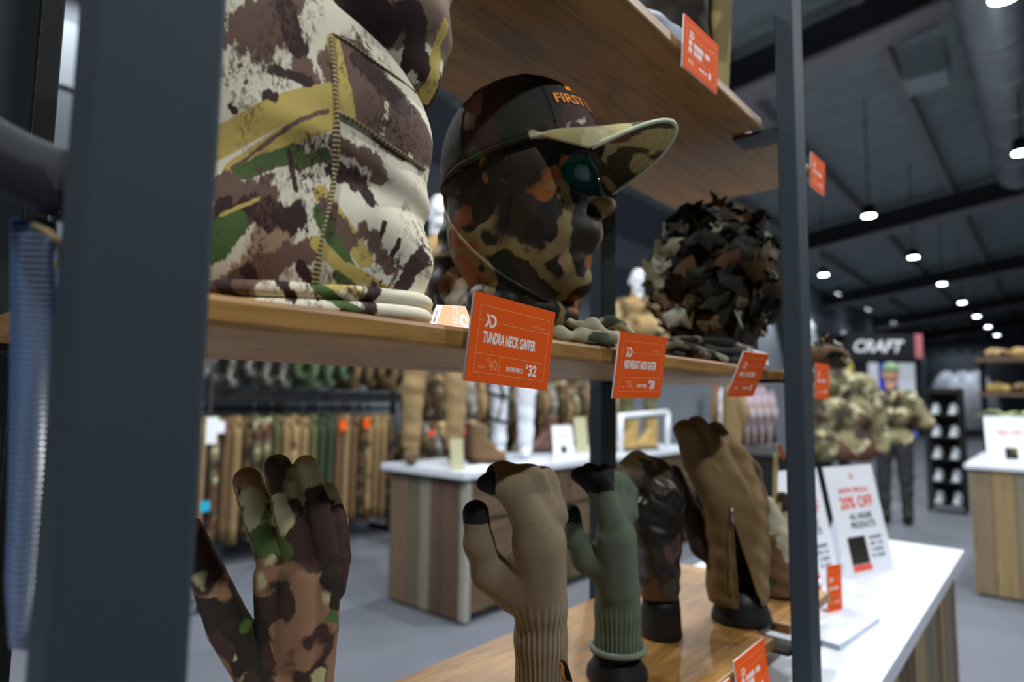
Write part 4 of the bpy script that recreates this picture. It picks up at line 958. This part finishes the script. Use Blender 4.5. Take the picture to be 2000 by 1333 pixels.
# ------------------------------------------------------------------ clothes: trousers, jackets, mannequins
CAM_T = camo('tan_field_camo', srgb(164, 136, 92), [('n', srgb(110, 88, 60), 5, .54, 2), ('n', srgb(196, 176, 130), 6, .62, 9), ('n', srgb(74, 60, 44), 6, .64, 15)], (9, .1), .85, weave=200)
CAM_G = camo('grey_field_camo', srgb(150, 148, 138), [('n', srgb(100, 98, 92), 9, .52, 2), ('n', srgb(186, 188, 176), 10, .6, 9), ('n', srgb(96, 80, 76), 9, .62, 15)], (14, .1), .85, weave=200)
CAM_O = camo('olive_field_camo', srgb(130, 124, 94), [('n', srgb(88, 86, 60), 6, .54, 2), ('n', srgb(192, 186, 150), 7, .58, 9), ('n', srgb(98, 68, 54), 5, .57, 15), ('n', srgb(60, 52, 44), 7, .6, 22)], (12, .1), .85, weave=200)
CAM_B = camo('brown_field_camo', srgb(88, 72, 50), [('n', srgb(52, 44, 34), 8, .52, 2), ('n', srgb(142, 126, 92), 9, .62, 9)], (12, .1), .85, weave=200)
CAM_P = camo('lilac_field_camo', srgb(186, 170, 180), [('n', srgb(150, 130, 146), 7, .52, 2), ('n', srgb(216, 204, 200), 8, .6, 9), ('n', srgb(170, 140, 110), 7, .64, 15)], (12, .1), .85, weave=200)
TANC = plain('tan_twill', srgb(146, 122, 84), .85, 0, .12, 12); OLV = plain('olive_twill', srgb(94, 94, 58), .85, 0, .12, 12); BRC = plain('brown_twill', srgb(108, 82, 54), .85, 0, .12, 12)
DGR = plain('dark_green_twill', srgb(54, 68, 48), .85, 0, .12, 12); SAGE = plain('sage_fleece', srgb(120, 146, 110), .9, 0, .12, 12); DKC = plain('charcoal_twill', srgb(44, 46, 50), .85, 0, .12, 12)
m_chrome = plain('chrome', srgb(190, 194, 200), .2, .95, .03, 8)
def ring_(c, ax, bx, n, ph=0, amp=0, k=5): return [np.array(c) + np.array([ax * math.cos(2 * math.pi * i / n), bx * math.sin(2 * math.pi * i / n), 0]) * (1 + amp * math.sin(k * 2 * math.pi * i / n + ph)) for i in range(n)]
def trousers(x, y, ztop, zbot, mat, label, grp, seed, tagm=None):
    r = random.Random(seed); t = thing('trousers', label, 'trousers', (x, y, zbot), grp)
    for s_ in (-1, 1):
        R = []
        for i in range(9):
            u = i / 8; z = ztop - .05 - (ztop - .05 - zbot) * u; w_ = .036 - .006 * u + .002 * math.sin(5 * u + seed)
            R.append(ring_((x + .002 * math.sin(3 * u + seed + s_), y + s_ * (.085 + .02 * u), z), w_, .085 - .02 * u, 10, seed + 2 * u, .07, 3))
        MB().rings(R).build('leg', mat, t, True)
    MB().rings([ring_((x, y, ztop - .08), .037, .18, 12), ring_((x, y, ztop), .03, .17, 12)]).build('waistband', mat, t, True)
    MB().tube([(x, y - .16, ztop), (x, y + .16, ztop)], .006, 6).tube([(x, y, ztop), (x, y, ztop + .075)], .003, 5).build('hanger', m_black, t)
    if tagm: MB().box(x - .03, x + .03, y - .2, y - .195, ztop - .12, ztop - .03).build('size_tag', tagm, t)
    return t
def jacket(x, y, ztop, mat, label, grp, seed, L=.72, wx=.075, wy=.24):
    t = thing('jacket', label, 'jacket', (x, y, ztop - L), grp); R = []
    for i in range(10):
        u = i / 9; z = ztop - L * u; k = min(1, .35 + u * 3)
        R.append(ring_((x + .003 * math.sin(4 * u + seed), y, z), wx * (.55 + .45 * k) + .003 * math.sin(6 * u + seed), wy * k, 14, seed + u, .06, 4))
    MB().rings(R).build('body', mat, t, True)
    for s_ in (-1, 1):
        MB().tube([(x, y + s_ * (wy - .05), ztop - .06), (x + .004, y + s_ * (wy + .02), ztop - L * .42), (x + .002, y + s_ * (wy + .01), ztop - L * .9)], [wx * .85, wx * .82, wx * .65], 10, True).build('sleeve', mat, t, True)
    MB().rings([ring_((x, y, ztop - .03), .05, .07, 10), ring_((x, y, ztop + .04), .045, .06, 10)]).build('collar', mat, t, True)
    MB().tube([(x, y, ztop + .03), (x, y, ztop + .1)], .003, 5).build('hanger', m_black, t)
    return t
# garment rack against the back wall
def garment_rack(label, x0, x1, y, zs, zt):
    t = thing('garment_rack', label, 'clothes rack', ((x0 + x1) / 2, y, 0))
    for x in (x0, x1):
        MB().box(x - .02, x + .02, y - .02, y + .02, .0, zt).build('upright', m_blackmetal, t); MB().box(x - .025, x + .025, y - .3, y + .3, 0, .05).build('foot', m_blackmetal, t)
    for z in zs: MB().tube([(x0, y, z), (x1, y, z)], .016, 8).build('rail', m_blackmetal, t, True)
    MB().box(x0, x1, y - .16, y - .12, zs[0] + .06, zs[0] + .15).build('fascia_strip', m_blackmetal, t)
    return t
RY = 4.95
garment_rack('black two-tier garment rack of trousers and jackets along the blue grey wall', 2.0, 3.98, RY, (1.19, 2.12), 2.2)
kinds = [(TANC, 'tan'), (BRC, 'brown'), (OLV, 'olive'), (CAM_B, 'brown camouflage'), (CAM_O, 'olive camouflage'), (DGR, 'dark green'), (CAM_T, 'tan camouflage')]
seq = [0, 4, 1, 0, 3, 4, 4, 2, 0, 6, 0, 2, 5, 5, 1, 0, 1, 3, 6, 0, 0, 3]
for i, k in enumerate(seq):
    x = 2.12 + i * .083; mt, nm = kinds[k]
    trousers(x, RY, 1.13 + .01 * math.sin(i * 3), .16 + .05 * ((i * 7) % 5) / 5, mt, nm + ' trousers ' + {14: 'with orange tag ', 17: 'with orange tag ', 1: 'with white tag '}.get(i, '') + 'on the lower rail of the two-tier rack', 'trousers on the two-tier rack', i, m_orange if i in (14, 17) else (m_sign if i == 1 else None))
jk = [(CAM_G, 'grey camouflage')] * 5 + [(SAGE, 'sage green fleece')] * 4 + [(TANC, 'tan')] * 4
for i, (mt, nm) in enumerate(jk):
    jacket(2.14 + i * .143, RY, 2.06, mt, nm + ' jacket hanging from the upper rail of the two-tier rack', 'jackets on the two-tier rack', i, .66 + .05 * math.sin(i * 2.2), .062, .24)
garment_rack('long low garment rack of camouflage jackets behind the island counter', 4.25, 8.2, RY, (1.62,), 1.7)
m_hang = plain('coral_hanger_tag', srgb(240, 96, 70), .5)
jm = [(CAM_B, 'brown camouflage'), (CAM_T, 'tan camouflage'), (CAM_O, 'olive camouflage'), (CAM_G, 'grey camouflage')]
for i in range(24):
    mt, nm = jm[(i * 5 + i // 4) % 4]
    j = jacket(4.36 + i * .16, RY, 1.54, mt, nm + ' jacket hanging on the long low rack', 'jackets on the long low rack', i, .8 + .1 * math.sin(i), .069, .24)
low = thing('garment_rail', 'short dark rail of folded camouflage with coral tags left of the island', 'clothes rack', (4.0, 4.3, 0))
for x in (3.6, 4.5): MB().tube([(x, 4.3, 0), (x, 4.3, 1.12)], .015, 8).build('upright', m_blackmetal, low, True)
MB().tube([(3.6, 4.3, 1.12), (4.5, 4.3, 1.12)], .015, 8).build('rail', m_blackmetal, low, True)
for i in range(8):
    x = 3.70 + i * .103; jj = jacket(x, 4.3, 1.04, jm[(i * 3) % 4][0], jm[(i * 3) % 4][1] + ' vest hanging on the short dark rail', 'vests on the short rail', i + 40, .5, .042, .2)
    if i % 2 == 0: MB().box(x - .05, x + .03, 4.05, 4.055, .97, 1.02).build('coral_tag', m_hang, jj)
# wheeled pole beside the left post
wp_ = AT(388, 1200, Z=0)
wpole = thing('wheeled_stand', 'slim chrome wheeled stand with hanging paper tags near the trouser rack', 'stand', (wp_[0], wp_[1], 0))
MB().tube([(wp_[0], wp_[1], .07), (wp_[0], wp_[1], 1.5)], .012, 8).build('pole', m_blackmetal, wpole, True)
MB().box(wp_[0] - .2, wp_[0] + .2, wp_[1] - .02, wp_[1] + .02, .06, .09, .004).build('base_bar', m_chrome, wpole)
for dx in (-.18, .02, .18): MB().tube([(wp_[0] + dx, wp_[1] - .018, .035), (wp_[0] + dx, wp_[1] + .018, .035)], .035, 14).build('caster', m_black, wpole, True)
MB().box(wp_[0] - .03, wp_[0] + .035, wp_[1] - .03, wp_[1] - .025, 1.0, 1.16).build('paper_tag', m_sign, wpole); MB().box(wp_[0] - .04, wp_[0] + .015, wp_[1] - .03, wp_[1] - .025, .60, .66).build('cyan_tag', flatc('cyan_print', srgb(30, 170, 210)), wpole)
# mannequins standing on the island
m_mann = plain('white_mannequin', srgb(226, 232, 240), .3, 0, .02, 8)
def figure(name, label, cat, base, rz, h, m_top, m_leg, m_foot, m_skin, head=True, arms=None, hat=None, stance=.11, vox=.014):
    """standing clothed figure, h tall; arms: list of ((elbow),(wrist)) in body frame"""
    base = np.array(base, float); c, s_ = math.cos(rz), math.sin(rz); k = h / 1.8
    L = lambda x, y, z: base + np.array([c * x - s_ * y, s_ * x + c * y, z]) * k
    t = thing(name, label, cat, base); J = lambda a, b, r0, r1: ('c', L(*a), L(*b), r0 * k, r1 * k)
    if arms is None: arms = [((.27, .02, 1.14), (.25, -.06, .88)), ((-.27, .02, 1.14), (-.25, -.06, .88))]
    pr = [J((-.13, 0, 1.40), (.13, 0, 1.40), .095, .095), J((-.09, 0, 1.20), (.09, 0, 1.20), .115, .115), J((-.10, 0, .95), (.10, 0, .95), .11, .11), J((0, 0, 1.45), (0, 0, 1.52), .07, .06)]
    for sg, (e, w_) in zip((1, -1), arms): pr += [J((sg * .19, 0, 1.41), e, .075, .062), J(e, w_, .062, .05)]
    v, f = surf(pr, vox, .04, lambda P: wob(P, .006, 22, 3), zmin=L(0, 0, .82)[2]); obj('jacket', v, f, m_top, t, True)
    pr = [J((-.08, 0, .95), (.08, 0, .95), .105, .105)]
    for sg in (1, -1): pr += [J((sg * .09, 0, .92), (sg * stance, -.01, .5), .095, .075), J((sg * stance, -.01, .5), (sg * stance, 0, .09), .072, .055)]
    v, f = surf(pr, vox, .02, lambda P: wob(P, .005, 25, 5), zmin=L(0, 0, .09)[2], zmax=L(0, 0, .9)[2]); obj('trousers', v, f, m_leg, t, True)
    for sg in (1, -1):
        v, f = surf([J((sg * stance, .02, .10), (sg * stance, .02, .06), .052, .05), J((sg * stance, .02, .045), (sg * stance, -.15, .035), .045, .036)], vox * .7, .02, zmin=base[2] + .001); obj('boot', v, f, m_foot, t, True)
    for (e, w_) in arms:
        w_ = np.array(w_); d = w_ - np.array(e); d /= np.linalg.norm(d); hp_ = w_ + d * .09
        v, f = surf([J(w_, hp_, .036, .042)] + [J(hp_ + np.array([q, 0, 0]), hp_ + d * ln + np.array([q * 1.2, -.012, 0]), .011, .009) for q, ln in ((-.03, .07), (-.01, .085), (.01, .08), (.03, .065))] + [J(w_ + d * .03, w_ + d * .09 + np.array([.0, -.05, 0]), .014, .011)], vox * .55, .008); obj('hand', v, f, m_skin, t, True)
    if head:
        v, f = surf([('e', L(0, 0, 1.69), np.array((.075, .095, .115)) * k, np.array([[c, s_, 0], [-s_, c, 0], [0, 0, 1]])), J((0, -.03, 1.62), (0, -.045, 1.60), .06, .045), J((0, .0, 1.58), (0, 0, 1.48), .056, .06), J((0, -.095, 1.68), (0, -.112, 1.655), .012, .014)] + [J((sg * .076, .01, 1.68), (sg * .08, .012, 1.65), .014, .012) for sg in (-1, 1)], vox * .6, .015); obj('head', v, f, m_skin, t, True)
        if hat:
            v, f = surf([('e', L(0, .005, 1.735), np.array((.088, .106, .085)) * k, np.array([[c, s_, 0], [-s_, c, 0], [0, 0, 1]])), J((-.03, -.10, 1.735), (-.03, -.17, 1.725), .010, .008), J((.03, -.10, 1.735), (.03, -.17, 1.725), .010, .008), J((0, -.1, 1.735), (0, -.18, 1.725), .012, .009)], vox * .6, .02, zmin=L(0, 0, 1.705)[2]); obj('cap', v, f, hat, t, True)
    return t
p = ON(846, 3.12); figure('mannequin', 'mannequin in tan trousers and camouflage jacket standing on the island counter', 'mannequin', (p[0], p[1], IH + .003), -.7, 1.8, CAM_T, TANC, CAM_B, m_mann, stance=.14)
p = ON(1000, 3.08); figure('mannequin', 'white-legged mannequin with black brace standing on the island counter', 'mannequin', (p[0], p[1], IH + .003), -.9, 1.8, CAM_O, m_mann, m_mann, m_mann, stance=.10)
p = AT(1252, 862, Z=IH); mq = figure('mannequin', 'mannequin in tan camouflage standing at the far end of the island counter', 'mannequin', (5.58, 3.13, IH + .003), -.8, 1.75, CAM_T, OLV, TANC, m_mann, stance=.12)
# black brace bands on the white legs
wm = bpy.data.objects['mannequin.001']; b0 = np.array(wm.location); cc, ss = math.cos(-.9), math.sin(-.9)
Lm = lambda x, y, z: b0 + np.array([cc * x - ss * y, ss * x + cc * y, z])
for z in (.28, .46, .60):
    c_ = Lm(-.10, -.01, z); MB().tube([c_ + np.array([.074 * math.cos(k * math.pi / 10), .074 * math.sin(k * math.pi / 10), .02 * math.sin(k * math.pi / 10)]) for k in range(21)], .013, 6, False).build('leg_brace', m_black, wm, True)
MB().tube([Lm(-.10, -.09, .28), Lm(-.06, -.09, .46), Lm(-.11, -.09, .60), Lm(-.08, -.1, .75)], .012, 6).build('leg_brace', m_black, wm, True)
# small things on the island
easel_sign('small white easel sign lettered 20% OFF on the island counter', ON(1083, 2.85), ON(1122, 2.80), .235, .15, True)
ol = plain('pale_olive_board', srgb(178, 176, 140), .6)
for (a, b, c, d, nm, lb, mt) in ((882, 907, 2.72, 62, 'standing_card', 'pale olive card standing at the near edge of the island counter', ol), (1126, 1150, 2.95, 70, 'standing_card', 'pale olive card standing behind the small easel sign on the island', ol)):
    q0 = ON(a, c); q1 = ON(b, c - .03); t = thing(nm, lb, 'card', (q0 + q1) / 2, None, (-.12, 0, math.atan2(q1[1] - q0[1], q1[0] - q0[0])))
    W = np.linalg.norm(q1 - q0); Hh = d / FPX * np.dot(q0 - CAM, FWD); MB().box(-W / 2, W / 2, 0, .004, 0, Hh).build('card', mt, t); MB().add([(-W * .2, .004, Hh * .7), (W * .2, .004, Hh * .7), (W * .2, .06, 0), (-W * .2, .06, 0)], [(0, 1, 2, 3)]).build('card_strut', mt, t)
def boot(p, rz, label, mat, sole, grp=None, k=1.0, H=.26):
    p = np.array(p, float); c, s_ = math.cos(rz), math.sin(rz); L = lambda x, y, z: p + np.array([c * x - s_ * y, s_ * x + c * y, z]) * k
    t = thing('boot', label, 'boot', p, grp)
    v, f = surf([('c', L(0, 0, .06), L(-.01, 0, H), .05 * k, .055 * k), ('c', L(0, 0, .055), L(.16, 0, .045), .05 * k, .042 * k), ('c', L(.1, 0, .08), L(.02, 0, .15), .04 * k, .045 * k)], .010, .02, zmin=p[2] + .018 * k, zmax=p[2] + H * k); obj('upper', v, f, mat, t, True)
    v, f = surf([('c', L(-.03, 0, .02), L(.17, 0, .02), .05 * k, .045 * k)], .010, .01, zmin=p[2] + .001, zmax=p[2] + .024 * k); obj('sole', v, f, sole, t, True)
    return t
TANB = plain('tan_suede', srgb(176, 146, 88), .8); DBR = plain('brown_leather', srgb(92, 64, 52), .5)
boot(ON(924, 3.08), 1.0, 'brown leather boot on the island beside the pale olive card', DBR, m_black, 'boots on the island')
boot(ON(936, 2.87), -.3, 'dark leather boot on the island behind the white-legged mannequin', BRC, m_black, 'boots on the island')
boot(ON(1074, 3.12), 2.6, 'brown suede boot beside the small easel sign on the island', DBR, m_black, 'boots on the island', H=.3)
boot(ON(1234, 2.74), 2.6, 'tan suede boot under the white bench on the island', TANB, m_black, 'tan boots under the white bench'); boot(ON(1272, 2.72), 2.8, 'tan suede boot under the white bench on the island', TANB, m_black, 'tan boots under the white bench')
q0 = ON(1212, 2.72); bn = thing('white_bench', 'small white stand over the tan boots on the island counter', 'stand', (q0[0] + .3, q0[1] - .1, IH))
q1 = ON(1304, 2.68)
dirb = (q1 - q0) / np.linalg.norm(q1 - q0)
MB().tube([q0 + Z_ * .30, q1 + Z_ * .33], .022, 8).build('top_bar', m_mann, bn, True)
for q in (q0, q1): MB().tube([q, q + Z_ * .32], .024, 8).build('leg', m_mann, bn, True)
for i, (a, b, w_, lab) in enumerate(((1052, 2.72, .05, 'small white card lying by the easel sign on the island'), (935, 2.72, .1, 'flat white leaflet at the near edge of the island'))):
    q = ON(a, b); tag(MB().box(q[0] - w_, q[0] + w_, q[1] - .05, q[1] + .05, IH, IH + .012, .002).build('leaflet', m_sign), lab, 'leaflet')
# orange sign, lilac garments and red ornament on the wall side
q = AT(1397, 778, Y=5.3); ob = thing('banner', 'narrow coral orange banner standing by the blue grey wall', 'banner', (q[0], 5.3, 0))
MB().box(q[0] - .11, q[0] + .11, 5.29, 5.30, 1.05, 1.62).build('banner_cloth', m_hang, ob); MB().tube([(q[0], 5.31, 0), (q[0], 5.31, 1.65)], .012, 6).build('banner_pole', m_blackmetal, ob)
for i in range(5):
    q = AT(1424 + i * 15, 850, Y=3.6); jacket(q[0], 3.6, 1.53, CAM_P if i != 0 else TANC, ('lilac camouflage' if i else 'plain tan') + ' jacket hanging near the coral banner', 'lilac jackets by the banner' , i + 9, .95, .085, .2)
q = AT(1424, 850, Y=3.6); q2_ = AT(1490, 850, Y=3.6)
lr = thing('garment_rail', 'chrome rail carrying the lilac jackets near the coral banner', 'clothes rack', ((q[0] + q2_[0]) / 2, 3.6, 0))
MB().tube([(q[0] - .3, 3.6, 1.62), (q2_[0] + .3, 3.6, 1.62)], .014, 8).build('rail', m_chrome, lr, True)
for x in (q[0] - .3, q2_[0] + .3): MB().tube([(x, 3.6, 0), (x, 3.6, 1.62)], .014, 8).build('upright', m_chrome, lr, True)
m_crim = plain('crimson_cloth', srgb(190, 20, 44), .6)
q = AT(1494, 812, Y=3.6); rg = thing('crimson_bag', 'crimson drawstring bag hanging from the chrome rail', 'bag', q)
v, f = surf([('e', q - Z_ * .06, (.06, .06, .1), np.eye(3)), ('e', q + Z_ * .12, (.05, .05, .07), np.eye(3))], .01, .03); obj('bag_body', v, f, m_crim, rg, True); MB().tube([q + Z_ * .15, np.array([q[0], 3.6, 1.62])], .006, 6).build('cord', m_crim, rg)
# low dark plinth with an orange-topped peg seen beyond the brown glove
q = AT(1515, 1000, Z=.3); pn = thing('dark_plinth', 'low dark display plinth beyond the brown gauntlet glove', 'plinth', (q[0] + .5, q[1] + .3, 0))
MB().box(q[0], q[0] + 1.2, q[1] - .2, q[1] + .9, 0, .78, .01).build('plinth_body', m_blackmetal, pn); MB().box(q[0] - .02, q[0] + 1.22, q[1] - .22, q[1] + .92, .78, .81, .005).build('plinth_top', m_blackmetal, pn)
tb = T(1504, 1000, 1.37); tb[2] = ZC
ppz = thing('ticket_holder', 'slim wooden ticket holder with an orange ticket behind the lower shelf', 'ticket holder', tb)
MB().tube([tb, T(1516, 885, 1.37)], .005, 6).build('stick', m_khaki, ppz, True)
quad_plate('ticket', T(1516, 872, 1.37), T(1530, 900, 1.37), T(1534, 892, 1.37), T(1520, 866, 1.37), .003, m_tagor, ppz)
MB().box(tb[0] - .02, tb[0] + .02, tb[1] - .02, tb[1] + .02, ZC, ZC + .008).build('foot', m_khaki, ppz)

# ------------------------------------------------------------------ far aisle
fc = counter('aisle_counter', 'white-topped counter with brown weathered planks across the aisle', 5.45, 6.9, -.5, .47, .885, 'wn', mp_w, 11, .03, .03, .12)
easel_sign('tall white easel sign on the far aisle counter', (5.62, .36, .885), (5.70, .12, .885), .33, .15, True)
easel_sign('plain white easel sign beside the plant on the aisle counter', (5.95, .40, .885), (6.02, .16, .885), .33, .15, True)
LEAFG = [plain('green_leaf', srgb(104, 124, 66), .7), plain('pale_green_leaf', srgb(150, 154, 104), .7)]
def plant(label, c, n, R, seed):
    r = random.Random(seed); t = thing('potted_plant', label, 'plant', c)
    m = MB(); lathe(m, c, [(.07, 0), (.09, .12), (.08, .125), (.075, .11)], 14); m.build('pot', m_sign, t, True)
    for i in range(n):
        a = r.uniform(0, 6.28); l = R * r.uniform(.7, 1.1); d = np.array([math.cos(a), math.sin(a), 0]); b0 = np.array(c) + Z_ * .12
        pts = [b0, b0 + d * l * .4 + Z_ * l * .7, b0 + d * l * .9 + Z_ * l * r.uniform(.3, .8)]
        MB().tube(densify(pts, 3), [.006, .02, .03, .034, .028, .016, .004], 6, True, .2).build('leaf', LEAFG[i % 2], t, True)
plant('leafy green plant in a white pot on the aisle counter', (6.3, .2, .885), 22, .32, 3)
# folded camouflage on a high shelf above the aisle counter
q = T(1960, 700, 7.4)
hs = thing('wall_shelf', 'brown overhead shelf stand beyond the aisle counter', 'shelf', (q[0], q[1], 0))
MB().box(q[0] - .25, q[0] + .25, q[1] - .6, q[1] + .25, q[2] - .05, q[2]).build('board', m_drawer, hs)
for dy in (-.57, .22): MB().box(q[0] + .19, q[0] + .25, q[1] + dy - .03, q[1] + dy + .03, 0, q[2] - .05).build('leg', m_blackmetal, hs)
MB().box(q[0] - .25, q[0] + .25, q[1] - .6, q[1] + .25, q[2] - .45, q[2] - .41).build('board', m_drawer, hs)
for i, dz in enumerate((0, -.41)):
    for j in range(3):
        c_ = np.array([q[0], q[1] - .45 + j * .25, q[2] + dz]); v, f = surf([('c', c_ + [-.1, -.06, .05], c_ + [.1, .07, .06], .05, .06)], .012, .01, lambda P: wob(P, .008, 30, j), zmin=c_[2] + .002)
        tag(obj('folded_jacket', v, f, TANB if (i + j) % 2 else CAM_T), ('plain tan' if (i + j) % 2 else 'tan camouflage') + ' jacket folded on the brown overhead shelf', 'jacket', 'jackets on the overhead shelf')
# camouflage jacket on a dress form, and a shopper beyond it
q = AT(1655, 1060, Z=0); k_ = 6.1 / q[0]
fm = thing('dress_form', 'headless stand wearing a big olive camouflage jacket past the white counter', 'mannequin', (6.1, q[1] * k_ + .02, 0)); b0 = np.array([6.1, q[1] * k_ + .02, 0]); rz = -.9
Lf = lambda x, y, z: b0 + np.array([math.cos(rz) * x - math.sin(rz) * y, math.sin(rz) * x + math.cos(rz) * y, z])
v, f = surf([('c', Lf(-.15, 0, 1.46), Lf(.15, 0, 1.46), .11, .11), ('c', Lf(-.13, 0, 1.2), Lf(.13, 0, 1.2), .15, .15), ('c', Lf(-.14, 0, .92), Lf(.14, 0, .92), .15, .15), ('c', Lf(0, 0, 1.55), Lf(0, 0, 1.66), .085, .08),
             ('c', Lf(.23, 0, 1.46), Lf(.33, .03, 1.16), .085, .075), ('c', Lf(.33, .03, 1.16), Lf(.31, -.08, .9), .075, .06), ('c', Lf(-.23, 0, 1.46), Lf(-.33, .03, 1.16), .085, .075), ('c', Lf(-.33, .03, 1.16), Lf(-.31, -.08, .9), .075, .06)], .016, .05, lambda P: wob(P, .008, 20, 4), zmin=.8); obj('jacket', v, f, CAM_O, fm, True)
MB().tube([b0, b0 + Z_ * .95], .025, 10).build('pole', m_blackmetal, fm, True); m = MB(); lathe(m, b0, [(.2, 0), (.2, .02), (.05, .04)], 20); m.build('base', m_blackmetal, fm, True)
m_skin = plain('skin', srgb(196, 150, 124), .6, 0, .05, 20)
q = AT(1752, 1025, Z=0)
figure('person', 'person in olive camouflage jacket, dark trousers and green cap standing with one elbow bent', 'person', (q[0], q[1], 0), 1.9, 1.74, CAM_O, DKC, m_black, m_skin, True, [((.33, .06, 1.13), (.16, -.16, 1.06)), ((-.33, .06, 1.13), (-.14, -.16, 1.06))], SAGE)
# black shoe tower
x0, y0 = 9.3, .95
sh = thing('shoe_tower', 'black five-tier shelf tower of white shoes beyond the person', 'shelf', (x0 + .15, y0 + .2, 0))
for dx in (0, .3):
    for dy in (-.09, .27): MB().box(x0 + dx - .015, x0 + dx + .015, y0 + dy - .015, y0 + dy + .015, 0, 1.5).build('upright', m_blackmetal, sh)
for i in range(6): MB().box(x0, x0 + .3, y0 - .09, y0 + .27, .08 + i * .27, .10 + i * .27).build('shelf', m_blackmetal, sh)
MB().box(x0 + .29, x0 + .31, y0 - .09, y0 + .27, .05, 1.5).build('back_panel', m_blackmetal, sh)
m_shoe = plain('white_trainer', srgb(224, 232, 240), .5)
for i in range(5):
    for j in range(2):
        p = np.array([x0 + .22, y0 + .0 + j * .18, .101 + i * .27]); v, f = surf([('c', p + [0, 0, .04], p + [-.17, 0, .035], .045, .034), ('c', p + [0, 0, .05], p + [.0, 0, .10], .042, .04)], .012, .02, zmin=p[2] + .02)
        s_ = thing('shoe', 'white trainer on the black shoe tower', 'shoe', p, 'white trainers on the shoe tower'); obj('upper', v, f, m_shoe, s_, True); MB().box(p[0] - .2, p[0] + .045, p[1] - .04, p[1] + .04, p[2], p[2] + .022, .008).build('sole', m_sign, s_)
# black fascia with white letters
a, b = np.array([12.1, 2.72]), np.array([12.85, 1.78]); zc0, zc1 = 2.05, 2.52; rz = math.atan2(b[1] - a[1], b[0] - a[0]); Wf = np.linalg.norm(b - a)
fs = thing('fascia_sign', 'black fascia sign with white slanted lettering above the far displays', 'sign', ((a + b)[0] / 2, (a + b)[1] / 2, 0), None, (0, 0, rz))
MB().box(-Wf / 2, Wf / 2, 0, .5, zc0, zc1).build('fascia_box', m_blackmetal, fs)
put_text('CRAFT', -Wf * .38, zc0 + .14, .22, Wf * .72, m_sign, fs, -.004, .04, .3)
MB().box(Wf / 2 - .02, Wf / 2 + .12, .0, .45, zc0 + .05, zc1).build('pink_side_panel', plain('pink_panel', srgb(190, 110, 120), .6), fs)
for x in (-Wf / 2 + .06, Wf / 2 - .06): MB().box(x - .05, x + .05, .2, .3, 0, zc0).build('leg', m_blackmetal, fs)
pan = [(-.62, -.45, 1.55, 2.0, srgb(206, 196, 60), 'yellow'), (-.45, -.2, 1.3, 1.75, srgb(170, 40, 50), 'red'), (-.2, -.02, 1.2, 2.02, srgb(220, 226, 236), 'white'), (0, .3, 1.42, 2.02, srgb(40, 70, 210), 'blue'), (.3, .6, 1.2, 2.02, srgb(214, 220, 230), 'pale grey'), (.1, .6, .75, 1.12, srgb(60, 110, 210), 'light blue')]
for (u0, u1, z0, z1, c, nm) in pan:
    t = thing('poster', nm + ' printed poster hung below the black fascia sign', 'poster', fs.location, None, (0, 0, rz))
    MB().box(u0 + .004, u1 - .004, .05, .0905, z0, z1).build('panel_face', plain(nm.replace(' ', '_') + '_print', c, .5), t); MB().box(u0 + .006, u1 - .006, .09, .11, z0 - .008, z1 + .008).build('panel_frame', m_blackmetal, t)
